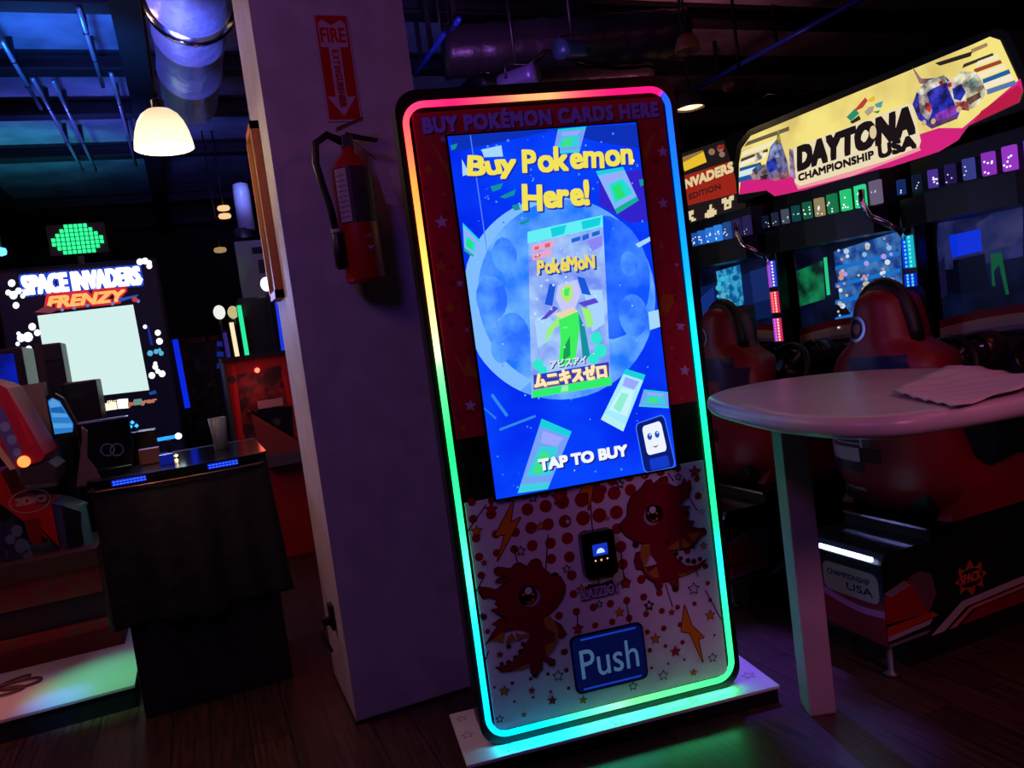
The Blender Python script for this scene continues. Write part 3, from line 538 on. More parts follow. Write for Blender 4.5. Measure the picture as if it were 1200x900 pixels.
# tap to buy and the phone
put('TAP TO BUY', (630, 551.5), (732, 519.5), glow('#f2f6ff'), .0028, shadow=glow('#12208a'))
ph = KK([(741, 496), (776, 484), (790, 545), (752, 553)]); PH = lambda s, t: tuple((ph[0][i]*(1-s)+ph[1][i]*s)*(1-t)+(ph[3][i]*(1-s)+ph[2][i]*s)*t for i in (0, 1))
def prr(s0, t0, s1, t1, r): return [PH(s, t) for s, t in rrect(s0, t0, s1, t1, r, 4)]
a.poly(prr(0, 0, .98, 1.02, .12), glow('#3f78ff')); a.poly(prr(.03, .02, .95, 1.0, .11), glow('#081a78')); a.poly(prr(.2, .1, .82, .68, .09), glow('#eef4ff')); a.poly(prr(.22, .76, .8, .98, .04), glow('#1238c8')); a.poly([K(632, 575)]*2+[K(633, 575)], glow('#0a2cf0'))
for s in (.38, .62): a.disc(*PH(s, .33), .0085, glow('#1c50c8'), 16, .0115); a.disc(*PH(s+.02, .3), .003, glow('#eef4ff'))
a.polys([[PH(.4+.2*k/6, .52+.045*math.sin(PI*k/6)) for k in range(7)]+[PH(.6-.2*k/6, .52+.02*math.sin(PI*k/6)) for k in range(7)]], glow('#40385a'))
mb.build('screen', kiosk)
# card reader with its little lit display
mb = MB(); c0 = K(678, 690); 
ru0, rv0, ru1, rv1 = .374, .556, .487, .705
pts = [(u, -.003, v) for u, v in rrect(ru0, rv0, ru1, rv1, .014)]; mb.prism(pts, (0, -.032, 0), mat('reader_black', '#060607', .3)); 
mb.prism([(u, -.035, v) for u, v in rrect(ru0+.01, rv0+.012, ru1-.01, rv1-.012, .01)], (0, -.004, 0), BLACKG); o = fixn(mb.build('card_reader', kiosk))
mb = MB(); mb.box(.407, .457, -.042, -.039, .628, .665, glow('#1638c8', .9)); a = kart(mb, -.042)
a.poly([(.432+.014*math.cos(PI*k/12), .636+.016*math.sin(PI*k/12)) for k in range(13)], glow('#c8e4ff')); mb.build('display', o)
mb = MB(); a = kart(mb, -.0395); a.disc(.412, .612, .003, glow('#ffd9a0')); a.disc(.432, .612, .004, glow('#ff9a70')); a.disc(.453, .613, .003, glow('#e8d0b0')); mb.build('indicator_light', o)
# push flap
fu0, fv0, fu1, fv1 = .305, .178, .55, .362
mb = MB(); mb.prism([(u, -.003, v) for u, v in rrect(fu0-.006, fv0-.006, fu1+.006, fv1+.006, .022)], (0, -.006, 0), mat('flap_rim', '#0a1440', .25)); 
mb.prism([(u, -.009, v) for u, v in rrect(fu0, fv0, fu1, fv1, .02)], (0, -.003, 0), mat('flap_blue', '#0a1038', .18, emit='#0a1458', power=.35)); a = kart(mb, -.012)
a.polys([[(fu0+.02, fv0+.006), (fu1-.02, fv0+.006), (fu1-.02, fv0+.012), (fu0+.02, fv0+.012)], [(fu0+.03, fv1-.012), (fu1-.02, fv1-.012), (fu1-.02, fv1-.006), (fu0+.03, fv1-.006)]], glow('#1a48d8', .6))
v, f = fit(glyphs('Push', .004), .325, .22, .528, .318); a.text((v, f), glow('#5a82b8', .45)); fixn_ = mb.build('push_flap', kiosk)

# ================================================================== racing games on the right
MX, MY = 2.089, 2.17
BW, BL, SH = .145, .25, .10      # hull half width on the right, on the left, seat offset
CREAM = '#f3dc86'
def machine(label, dy, post_cols, light_cols, painted_reflections, group, SH=SH):
    t = thing('racing_game', label, 'arcade game', (MX, MY+dy, 0), group=group)
    # base hull
    mb = MB(); prof = [(0, .115), (0, .41), (.025, .445), (.24, .445), (.25, .49), (1.02, .49), (1.02, .1), (.3, .1)]
    mb.prism([(x, -BW, z) for x, z in prof], (0, BW+BL, 0), mat('hull_black', '#0e0c10', .3)); mb.box(.12, 1.0, -BW+.03, BL-.03, .0, .115, BLACK)
    fixn_o = mb
    # rear face print
    a = Art(mb, (0, 0, 0), (0, -1, 0), (0, 0, 1), (-1, 0, 0), .001, .0003)
    def RX(x, y): p = onX(x, y, MX); return (-(p.y-MY), p.z)
    a.poly([(-BL, .31), (BW, .27), (BW, .117), (-BL, .14)], CARP); a.poly([(-BW, .272)]+[(-BW+2*BW*k/8, .268-.03*math.sin(PI*k/8*.75)) for k in range(9)]+[(BW, .226)]+[(BW-2*BW*k/8, .243-.03*math.sin(PI*(1-k/8)*.75)) for k in range(9)], ink('#b86ab8', .3))
    a.poly(rrect(-.132, .262, .128, .372, .03), mat('emblem_chrome', '#b9ae9a', .3, .5, bump=(30, .2))); 
    v, f = fit(glyphs('CHAMPIONSHIP'), -.11, .325, .09, .345); a.text((v, f), ink('#2a2a4a'), .001)
    v, f = fit(glyphs('USA'), -.02, .285, .1, .312); a.text((v, f), ink('#30243a'), .001)
    # side prints, both sides
    for sgn in (-1, 1):
        a = Art(mb, (0, -BW if sgn < 0 else BL, 0), (1, 0, 0), (0, 0, 1), (0, sgn, 0), .001, .0003)
        a.poly([(.0, .30), (.18, .345), (.23, .33), (.25, .25), (.2, .19), (.0, .2)], ink('#8a1218', .35)); a.poly([(.12, .34), (.18, .35), (.23, .33), (.25, .25), (.2, .2), (.16, .27)], ink('#5a4248', .4)); a.poly([(.0, .31), (.1, .335), (.13, .31), (.03, .29)], ink('#7a7078', .4))
        a.poly([(0, .19), (.22, .19), (.25, .17), (0, .155)], ink('#a03020', .35)); a.poly([(0, .155), (.22, .165), (.2, .147), (0, .138)], ink('#9a9098', .4)); a.poly([(0, .128), (.2, .13), (.19, .118), (0, .116)], ink('#6a6070', .4))
        a.poly([(.2, .104), (.37, .19), (1.0, .215), (1.0, .19), (.39, .165), (.27, .104)], ink('#a49aa4', .4)); a.poly([(.29, .104), (.41, .16), (1.0, .182), (1.0, .168), (.42, .147), (.33, .104)], ink('#b06a60', .4)); a.poly([(.35, .104), (.44, .143), (1.0, .162), (1.0, .104)], CARP)
        st = [(.425+(.085 if i % 2 == 0 else .064)*(1.2 if i in (4, 5, 11, 12) else 1)*math.cos(PI*i/8), .265+(.07 if i % 2 == 0 else .036)*math.sin(PI*i/8)) for i in range(16)]
        a.polys([[st[i], st[(i+1) % 16], (.425+.063*math.cos(PI*(i+1)/8), .265+.035*math.sin(PI*(i+1)/8)), (.425+.063*math.cos(PI*i/8), .265+.035*math.sin(PI*i/8))] for i in range(16)], ink('#a8462c', .4))
        v, f = fit(glyphs('SPACK'), .372, .25, .478, .283); v = [(.85-p[0], p[1]) if sgn > 0 else p for p in v]; a.text((v, f), ink('#b8503a', .4), .002)
    fixn(mb.build('base_hull', t))
    mb = MB(); mb.box(-.012, .002, -.115, .135, .418, .434, glow('#aec6ff', 7), .004); mb.build('led_bar', t)
    mb = MB(); mb.box(.236, .246, -BW+.005, BL-.005, .482, .492, CHROME); mb.build('chrome_trim', t)
    for sx, sy in ((.03, -.12), (.03, .22), (.9, -.12), (.9, .22)):
        mb = MB(); mb.lathe([(.0, 0), (.03, 0), (.03, .012), (.012, .02), (.012, .12), (0, .12)], GREYM, (sx, sy, 0), seg=14); mb.build('foot', t)
    # bucket seat
    LV = [(.49, .20, .34, .52), (.53, .235, .30, .52), (.60, .262, .262, .40), (.70, .275, .245, .24), (.82, .277, .24, .19), (.94, .268, .247, .20), (1.03, .252, .258, .23), (1.09, .23, .265, .25), (1.13, .185, .27, .22), (1.16, .14, .273, .20), (1.24, .128, .285, .19), (1.31, .112, .298, .17), (1.345, .085, .315, .13), (1.355, .05, .335, .08)]
    def lv(z):
        for A_, B_ in zip(LV, LV[1:]):
            if z <= B_[0]:
                k = max(0, (z-A_[0])/(B_[0]-A_[0])); return tuple(A_[i]+(B_[i]-A_[i])*k for i in range(4))
        return LV[-1]
    def sx(y, z): _, w_, xb, d = lv(z); return xb+.10*min(1, abs(y)/w_)**3
    mb = MB(); rings = []; T = .03
    zs_ = [LV[0][0]+(LV[-1][0]-LV[0][0])*k/40 for k in range(41)]
    for z in zs_:
        _, w_, xb, d = lv(z); L = []
        L.append((xb+d, -w_*.97, z))
        for k in range(15): y = -w_+2*w_*k/14; L.append((sx(y, z), y, z))
        L.append((xb+d, w_*.97, z)); wi = w_-T
        L.append((xb+d-.01, wi*.97, z))
        for k in range(15): y = wi-2*wi*k/14; L.append((xb+T*1.3+.10*abs(y/wi)**3, y, z))
        L.append((xb+d-.01, -wi*.97, z)); rings.append(L)
    n = len(rings[0]); vs = [p for r in rings for p in r]; fs = [(i*n+k, i*n+(k+1) % n, (i+1)*n+(k+1) % n, (i+1)*n+k) for i in range(len(rings)-1) for k in range(n)]
    mb.mesh(vs, fs+[tuple(range(n)), tuple((len(rings)-1)*n+k for k in range(n))], CARP, True)
    def decal(y0, y1, z0, z1, m, off=.002, N=6, sk=0):
        for i in range(N):
            for j in range(N):
                q = []
                for a_, b_ in ((i, j), (i+1, j), (i+1, j+1), (i, j+1)):
                    z = z0+(z1-z0)*b_/N; y = y0+(y1-y0)*a_/N+sk*(z-z0); w_ = lv(z)[1]; y = max(-w_*.985, min(w_*.985, y)); q.append((sx(y, z)-off, y, z))
                mb.face(q, m, True)
    def rdecal(yc, zc, r0, r1, m, off):
        N = 24
        for k in range(N):
            q = []
            for rr, kk in ((r0, k), (r1, k), (r1, k+1), (r0, k+1)):
                y = yc+rr*math.cos(2*PI*kk/N); z = zc+rr*math.sin(2*PI*kk/N); q.append((sx(y, z)-off, y, z))
            mb.face(q, m, True)
    NAVY = ink('#161a52', .35); PALE = ink('#b8a8a8', .45); PALE2 = ink('#9a8078', .45)
    decal(-.20, .04, 1.0, 1.11, NAVY, .002, 6, .35); decal(-.235, -.10, .92, 1.06, ink('#33244e', .4), .0025)
    rdecal(.035, 1.215, .0, .052, ink('#1d1d3c', .3), .003); rdecal(.035, 1.215, .038, .05, mat('emblem_ring', '#8a90b0', .3, .6), .0036); rdecal(.03, 1.215, .0, .02, ink('#7a5a68', .3), .004)
    decal(-.02, .265, .74, .90, ink('#5c4a52', .4), .002, 8); decal(.0, .18, .87, .965, NAVY, .0024, 6, -.3); decal(.02, .262, .70, .80, PALE, .003, 8)
    decal(.03, .2, .755, .77, ink('#4a3a40'), .0036); decal(.03, .17, .775, .79, ink('#4a3a40'), .0036); decal(.03, .205, .66, .70, ink('#241a24', .4), .0034, 6); decal(.05, .22, .575, .592, PALE2, .003); decal(-.06, .04, .70, .76, ink('#3a1a20', .4), .0032)
    decal(.21, .27, .62, .80, ink('#7a6270', .4), .0036, 6)
    o = fixn(mb.build('seat_shell', t)); o.location.y = SH
    # inner padding and seat cushion
    mb = MB(); rings = []
    for z in [.62+(1.35-.62)*k/24 for k in range(25)]:
        _, w_, xb, d = lv(z); wi = w_-T-.004; th = .05 if z < 1.12 else .09
        ymax = [(xb+T*1.3+.004+.10*abs(y/wi)**3, y, z) for y in [wi-2*wi*k/10 for k in range(11)]]
        inn = [(xb+T*1.3+th+.12*abs(y/wi)**2.2, y*.86, z) for y in [-wi+2*wi*k/10 for k in range(11)]]
        rings.append(ymax+inn)
    n = len(rings[0]); mb.mesh([p for r in rings for p in r], [(i*n+k, i*n+(k+1) % n, (i+1)*n+(k+1) % n, (i+1)*n+k) for i in range(len(rings)-1) for k in range(n)]+[tuple(range(n)), tuple((len(rings)-1)*n+k for k in range(n))], mat('vinyl_black', '#0d0c0e', .5), True)
    o = fixn(mb.build('back_cushion', t)); o.location.y = SH
    # black padded headrest hood arching over the shell
    mb = MB(); P = [(.40, .125*math.cos(q), 1.15+.215*math.sin(q)) for q in [PI*k/16 for k in range(17)]]; mb.tube(P, .036, mat('vinyl_black', '#0d0c0e', .5), 10); mb.build('headrest_pad', t).location.y = SH
    mb = MB(); mb.box(.30, .80, -.2, .2, .52, .62, mat('vinyl_black', '#0d0c0e', .5), .03); mb.build('seat_cushion', t).location.y = SH
    for sgn in (-1, 1):
        mb = MB(); mb.prism([(.34, sgn*.2, .492), (.86, sgn*.2, .492), (.9, sgn*.2, .6), (.8, sgn*.2, .66), (.42, sgn*.2, .6)], (0, sgn*.055, 0), CARP); fixn(mb.build('side_bolster', t)).location.y = SH
    # dashboard, wheel, gauge pods
    mb = MB(); mb.prism([(.88, -.3, .1), (1.02, -.3, .1), (1.02, -.3, 1.12), (.86, -.3, 1.06), (.70, -.3, .99), (.72, -.3, .9), (.88, -.3, .86)], (0, .6, 0), mat('dash_black', '#141216', .35)); fixn(mb.build('dashboard', t))
    mb = MB(); c = Vector((.60, .03, 1.0)); ax = Vector((-.93, 0, .37)).normalized(); u_ = Vector((0, 1, 0)); v_ = ax.cross(u_)
    mb.tube([c+(u_*math.cos(q)+v_*math.sin(q))*.135 for q in [2*PI*k/32 for k in range(32)]], .016, mat('wheel_rubber', '#0d0c0d', .45), 10, closed=True)
    for q in (0, 2.2, 4.1): mb.tube([c, c+(u_*math.cos(q)+v_*math.sin(q))*.135], .012, GREYM, 8)
    mb.tube([c+ax*.02, c-ax*.16], .03, BLACK, 12); mb.build('steering_wheel', t)
    for q, (yy, zz, r) in enumerate(((.12, 1.03, .062), (-.02, 1.07, .07), (-.24, 1.05, .066))):
        mb = MB(); mb.lathe([(0, .05), (r, .05), (r*1.05, 0), (r, -.05), (r*.86, -.05), (r*.82, -.03)], mat('pod_rim', '#3a2620', .3, .5), (.76, yy, zz), 'x', 24); mb.build('gauge_pod', t)
        mb = MB(); mb.lathe([(0, -.058), (r*.3, -.053), (r*.6, -.042), (r*.84, -.025)], mat('lens_glass', '#6a5a58', .08, .85), (.76, yy, zz), 'x', 20); mb.build('lens', t.children[-1])
    # dark screen with painted room reflections, curved printed bezel
    SX = 3.10-MX
    mb = MB(); mb.box(SX, SX+.24, -.44, .36, .9, 1.74, mat('cab_black', '#0a0a0c', .35), .01); mb.box(SX+.01, SX+.24, -.43, .35, .0, .9, BLACK); mb.build('cabinet', t)
    mb = MB(); mb.box(SX-.014, SX, -.42, .34, 1.16, 1.70, BLACKG, .003); a = Art(mb, (SX-.014, 0, 0), (0, -1, 0), (0, 0, 1), (-1, 0, 0), .001, .0003, (-.33, 1.17, .41, 1.69))
    a.rect(-.33, 1.17, .41, 1.69, glow_noise('screen_dark', '#04061a', '#101a40', 5, .4, .7, .7)); painted_reflections(a); mb.build('screen', t)
    mb = MB(); a = Art(mb, (SX-.016, 0, 0), (0, -1, 0), (0, 0, 1), (-1, 0, 0), .002, .001)
    def arc(z0, z1, s, m):
        us = [-.35+.78*k/16 for k in range(17)]; h = lambda u: .055*(1-((u-.12)/.5)**2)*s
        a.poly([(u, z0+h(u)) for u in us]+[(u, z1+h(u)*.92) for u in reversed(us)], m)
    def solid(m): return m
    mb.box(SX-.016, SX, -.43, .35, .98, 1.15, mat('bezel_black', '#120f14', .35))
    arc(1.17, 1.10, 1, ink('#8c1420', .4)); arc(1.135, 1.07, 1, ink('#c8a878', .4)); arc(1.115, 1.09, 1, ink('#b0a090', .4)); arc(1.09, 1.04, 1, ink('#7a7278', .4)); arc(1.07, 1.02, 1, ink('#181424', .3)); arc(1.045, .985, 1, ink('#1a1420', .3)); arc(1.04, 1.032, .9, ink('#3a5ac8', .3))
    mb.build('bezel', t)
    # header canopy with a row of LED blocks
    mb = MB(); pts = [(.98, .37), (.84, .365), (.79, .2), (.77, 0), (.77, -.2), (.79, -.4), (.84, -.44), (.98, -.45)]
    mb.prism([(x, y, 1.60) for x, y in pts], (0, 0, .12), mat('hood_black', '#0a090b', .4)); mb.prism([(x+.07, y*.98, 1.72) for x, y in pts], (0, 0, .16), BLACK); fixn(mb.build('header_hood', t))
    nb = len(light_cols)
    for k, c in enumerate(light_cols):
        u = k/(nb-1); y = .36-.78*u; rz = (1-u)**1.6*1.05; s_ = .62+.38*u; x = .80+.05*(1-u)**2
        mb = MB(); w2, h2 = .027*s_, .052*s_; cz = 1.775; cr, sr = math.cos(rz), math.sin(rz)
        bright = c[1]; mb.box(-.012, .012, -w2, w2, cz-h2, cz+h2, glow(c[0], bright), .004)
        dm = glow('#f4f0ff', .5+bright*.9)
        for j in range(6 if bright > .5 else 3):
            yy, zz = random.uniform(-w2*.8, w2*.8), cz+random.uniform(-h2*.85, h2*.3); rr = .004 if bright > .5 else .003
            mb.face([(-.0125, yy+rr*math.cos(2*PI*i/8), zz+rr*math.sin(2*PI*i/8)) for i in range(8)], dm)
        mb.v = [(x+p[0]*cr-p[1]*sr, y+p[0]*sr+p[1]*cr, p[2]) for p in mb.v]; mb.build('light_block', t)
    # LED post between neighbouring seats, and the chrome arm above it
    PX, PY = 2.95-MX, 2.53-MY
    mb = MB(); mb.box(PX, PX+.06, PY-.04, PY+.04, .0, 1.66, mat('post_black', '#09090b', .3), .006); mb.build('light_post', t)
    for (z0, z1), (c1, c2, d1, d2) in zip(((1.425, 1.565), (1.285, 1.40), (1.13, 1.255)), post_cols):
        mb = MB(); mb.box(PX-.008, PX, PY-.028, PY+.004, z0, z1, glow(c1, .9)); mb.box(PX-.008, PX, PY+.0, PY+.03, z0, z1, glow(c2, .9))
        for s_, d in ((-.012, d1), (.012, d2)):
            for j in range(8): zz = z0+(z1-z0)*(j+.5)/8; mb.box(PX-.011, PX-.008, PY+s_-.004, PY+s_+.004, zz-.005, zz+.005, glow(d, 1.2))
        mb.build('led_segment', t)
    P = [onX(x, y, X)-Vector((MX, MY, 0)) for x, y, X in ((1009, 222, 2.86), (1010, 238, 2.86), (1020, 254, 2.86), (1040, 262, 2.88), (1054, 270, 2.92), (1060, 280, 2.95))]
    mb = MB(); mb.tube(P, .014, CHROME, 10); mb.build('chrome_arm', t)
    return t
def SXP(dy): return lambda l: [(-(onX(x, y, 3.09).y-MY-dy), onX(x, y, 3.09).z) for x, y in l]
def scr1(a):  # room reflections in the dark glass, painted as glowing patches
    q = SXP(0); a.poly(q([(1080, 290), (1100, 262), (1200, 225), (1200, 300), (1150, 310), (1080, 320)]), glow_noise('dusk_reflection', '#0a1038', '#2a3068', 6, .4, .65, .8)); a.poly(q([(1145, 262), (1200, 230), (1200, 285), (1150, 295)]), glow_noise('dusk_reflection2', '#222a60', '#403e70', 9, .4, .65, .7))
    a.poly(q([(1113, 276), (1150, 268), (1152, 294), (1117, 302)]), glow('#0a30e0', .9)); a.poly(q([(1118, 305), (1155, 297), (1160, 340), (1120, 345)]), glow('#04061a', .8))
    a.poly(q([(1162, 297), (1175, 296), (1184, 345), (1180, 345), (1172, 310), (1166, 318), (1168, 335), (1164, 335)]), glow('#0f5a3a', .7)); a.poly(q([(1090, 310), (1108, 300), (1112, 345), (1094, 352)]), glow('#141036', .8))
def scr2(a):  # reflected green light and prize shelves, painted as glowing shapes
    q = SXP(.87); a.poly(q([(920, 320), (965, 305), (968, 350), (930, 360)]), glow_noise('green_reflection', '#0a2a24', '#16905a', 7, .4, .6, .7)); a.poly(q([(966, 302), (970, 301), (974, 345), (970, 346)]), glow('#28d088', .9))
    a.poly(q([(978, 295), (1056, 270), (1062, 395), (1000, 370), (985, 350)]), glow_noise('prize_reflection', '#123a90', '#4a8ad0', 14, .38, .66, .8)); a.polys([q([(980, y0), (1056, y0-18), (1056, y0-13), (980, y0+5)]) for y0 in (312, 332, 352, 372)], glow('#1878d8', .8))
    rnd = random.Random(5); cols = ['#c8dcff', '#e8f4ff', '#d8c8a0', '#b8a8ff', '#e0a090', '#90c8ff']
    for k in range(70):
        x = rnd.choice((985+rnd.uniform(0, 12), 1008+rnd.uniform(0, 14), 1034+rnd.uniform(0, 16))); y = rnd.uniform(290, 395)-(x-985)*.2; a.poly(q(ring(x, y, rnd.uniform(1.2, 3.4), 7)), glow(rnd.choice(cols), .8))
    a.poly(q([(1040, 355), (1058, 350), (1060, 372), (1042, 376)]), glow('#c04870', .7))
def scr3(a):  # blue and cyan reflections painted on the dark monitor
    q = SXP(1.74); a.poly(q([(800, 340), (910, 310), (910, 370), (800, 390)]), glow('#0c1c50', .8)); a.poly(q([(840, 318), (868, 310), (873, 357), (845, 362)]), glow_noise('cyan_reflection', '#0e5aa0', '#3ab4e0', 24, .4, .6, .8))
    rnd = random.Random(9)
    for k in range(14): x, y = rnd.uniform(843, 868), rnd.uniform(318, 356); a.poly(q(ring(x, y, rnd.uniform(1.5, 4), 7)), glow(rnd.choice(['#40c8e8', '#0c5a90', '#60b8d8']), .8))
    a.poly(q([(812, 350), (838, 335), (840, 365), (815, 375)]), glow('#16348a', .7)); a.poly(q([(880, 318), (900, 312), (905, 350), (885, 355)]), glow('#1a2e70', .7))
G = 'linked racing games in a row'
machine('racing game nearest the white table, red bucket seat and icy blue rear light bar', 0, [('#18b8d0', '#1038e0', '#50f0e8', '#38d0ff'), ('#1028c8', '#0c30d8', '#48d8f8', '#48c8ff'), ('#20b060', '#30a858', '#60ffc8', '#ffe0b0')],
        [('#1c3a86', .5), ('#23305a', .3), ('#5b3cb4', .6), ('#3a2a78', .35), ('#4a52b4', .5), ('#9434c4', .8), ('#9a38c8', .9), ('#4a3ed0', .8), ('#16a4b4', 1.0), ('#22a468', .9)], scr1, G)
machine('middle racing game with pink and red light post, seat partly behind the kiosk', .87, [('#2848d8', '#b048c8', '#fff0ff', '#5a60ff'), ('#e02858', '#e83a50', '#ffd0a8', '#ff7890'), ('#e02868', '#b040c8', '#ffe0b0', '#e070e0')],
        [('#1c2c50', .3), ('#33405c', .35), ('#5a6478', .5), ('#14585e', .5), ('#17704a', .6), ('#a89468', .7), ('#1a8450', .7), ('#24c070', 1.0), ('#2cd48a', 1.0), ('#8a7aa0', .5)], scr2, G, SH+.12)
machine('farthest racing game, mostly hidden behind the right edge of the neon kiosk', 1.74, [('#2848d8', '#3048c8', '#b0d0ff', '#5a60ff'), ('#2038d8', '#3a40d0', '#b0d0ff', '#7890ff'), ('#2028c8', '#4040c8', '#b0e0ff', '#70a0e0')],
        [('#183a8a', .5), ('#1c50b8', .6), ('#2060c0', .6), ('#1a58b8', .7), ('#2468d0', .8), ('#2a78e0', .9), ('#3084e8', .9), ('#2a58a8', .6), ('#342a68', .5), ('#342a68', .5)], scr3, G)

# ---- the long backlit sign over the racing games
SGX = 3.05
def SP(x, y): p = onX(x, y, SGX); return (-p.y, p.z)
def SL(l): return [SP(*p) for p in l]
sign = thing('racing_game_sign', 'long backlit yellow and pink DAYTONA sign above the racing games', 'sign', (SGX, 0, 0))
OUT = [(866, 192), (869, 174), (880, 159), (1140, 52), (1160, 43), (1172, 47), (1199, 106), (1194, 120), (1135, 147), (1123, 164), (1100, 178), (990, 213), (908, 230), (898, 223), (866, 228)]
mb = MB(); c_ = SP(1030, 135); q = [(c_[0]+(u-c_[0])*1.02, c_[1]+(v-c_[1])*1.09) for u, v in SL([(863, 190), (866, 170), (880, 154), (1140, 47), (1165, 39), (1180, 44), (1212, 120), (866, 234)])]
mb.prism([(.003, -u, v) for u, v in q], (.22, 0, 0), BLACK); fixn(mb.build('sign_housing', sign))
mb = MB(); a = Art(mb, (0, 0, 0), (0, -1, 0), (0, 0, 1), (-1, 0, 0), .0, .0002)
YB = glow_noise('sign_yellow', '#d8bc6c', '#fbe884', 2.2, .38, .58, .95)
a.poly(SL(OUT), YB)
a.poly(SL([(868, 212), (900, 205), (935, 205), (1100, 150), (1128, 150), (1196, 92), (1199, 106), (1194, 120), (1135, 147), (1123, 164), (1100, 178), (990, 213), (908, 230), (898, 223), (866, 228)]), glow('#dc2280', .9))
a.poly(SL([(1150, 130), (1193, 100), (1199, 106), (1194, 120), (1140, 145)]), glow('#c01c48', .9))
for l, c in (([(876, 166), (925, 148), (925, 153), (872, 172)], '#6a5c48'), ([(870, 178), (910, 163), (910, 168), (869, 184)], '#fff0cc'), ([(869, 186), (900, 174), (900, 178), (868, 190)], '#46423e'), ([(868, 190), (898, 178), (898, 184), (867, 196)], '#fff4d8'), ([(867, 197), (892, 190), (892, 194), (867, 201)], '#1c58a8'), ([(867, 201), (890, 194), (890, 201), (866, 208)], '#dff0f0'), ([(866, 208), (888, 202), (888, 208), (866, 214)], '#2458a8'),
             ([(1096, 74), (1140, 60), (1138, 66), (1102, 77)], '#2c2420'), ([(1138, 58), (1157, 50), (1158, 54), (1140, 62)], '#a88860'), ([(1130, 75), (1164, 62), (1165, 65), (1128, 80)], '#3c3430'), ([(1146, 72), (1170, 63), (1172, 68), (1144, 78)], '#fff0c8'), ([(1142, 81), (1173, 70), (1175, 74), (1142, 86)], '#a04838'), ([(1145, 87), (1178, 75), (1180, 80), (1150, 92)], '#fff2d0'), ([(1152, 93), (1183, 81), (1185, 86), (1153, 98)], '#1c64a8'), ([(1153, 98), (1186, 87), (1189, 93), (1155, 104)], '#fff2d8'), ([(1157, 105), (1190, 94), (1192, 99), (1158, 111)], '#5a78b8')):
    a.poly(SL(l), glow(c, .9))
# logo panel
a.poly(SL([(929, 178), (932, 173), (1066, 121), (1070, 123), (1080, 165), (1078, 172), (1040, 188), (1000, 200), (938, 218), (932, 214)]), glow('#f0dfb8', .95))
a.poly(SL([(932, 214), (938, 218), (1000, 200), (1040, 188), (1078, 172), (1080, 176), (1000, 206), (936, 222)]), glow('#f8a0a8', .9))
def stxt(txt, bl, tr, m, fat, sh=0, gap=1.0, off=0):
    u0, v0 = SP(*bl); u1, v1 = SP(*tr); a.text(fit(glyphs(txt, 0, sh, 0, gap), u0+fat, v0+fat, u1-fat, v1-fat), m, fat)
DK = glow('#1c1214', .8)
stxt('DAYTONA', (935, 202), (1071, 121.5), DK, .0115, .16, 1.06)
stxt('CHAMPIONSHIP', (936.5, 213), (1024.5, 175.5), DK, .003, 0, 1.02); stxt('USA', (1030.5, 187), (1074, 156), DK, .006)
g0 = SP(1024, 155); a.poly(ring(g0[0], g0[1], .02, 14, .03), glow('#e8cfa0', .9))
# a rosette of flags above the logo
for l, c in (([(993, 137), (1003, 127), (1008, 133), (998, 142)], '#2c9870'), ([(1003, 128), (1015, 114), (1018, 118), (1012, 126), (1004, 130)], '#c84038'), ([(1018, 117), (1026, 112), (1026, 118), (1020, 120)], '#f0c83c'), ([(1026, 122), (1036, 118), (1034, 126), (1028, 126)], '#58a8b0'), ([(1014, 131), (1020, 125), (1026, 124), (1024, 131), (1018, 136)], '#b8a890'), ([(997, 143), (1008, 135), (1010, 140), (1000, 145)], '#30282c'), ([(1024, 131), (1033, 129), (1030, 133)], '#3c8870')): a.poly(SL(l), glow(c, .85))
# printed stock cars, left and right of the logo
def cars(lst):
    for l, c in lst:
        k_ = lin(c); hx = lambda f: '#'+''.join('%02x' % int(255*min(1, (int(c[i:i+2], 16)/255)*f)) for i in (1, 3, 5)); a.poly(SL(l), glow_noise('car_'+c[1:], hx(.55), hx(1.2), 26, .38, .62, .85))
cars([([(897, 200), (904, 172), (912, 162), (917, 168), (924, 190), (926, 205), (908, 211), (898, 208)], '#6a6a9a'), ([(903, 175), (912, 162), (916, 172), (914, 184), (904, 186)], '#8898c8'), ([(899, 190), (910, 185), (912, 198), (902, 202)], '#2c40c0'), ([(880, 205), (890, 195), (898, 192), (900, 208), (884, 211)], '#a08888'), ([(882, 200), (892, 190), (896, 196), (888, 204)], '#4a6088'), ([(904, 207), (925, 200), (927, 208), (908, 212)], '#9a6a78'), ([(913, 150), (917, 166), (911, 170)], '#a89c50'), ([(926, 174), (931, 175), (934, 210), (927, 206)], '#a088b0'), ([(886, 180), (896, 176), (894, 186), (886, 190)], '#d8ccc0'), ([(892, 206), (902, 204), (900, 210), (893, 211)], '#40303c')])
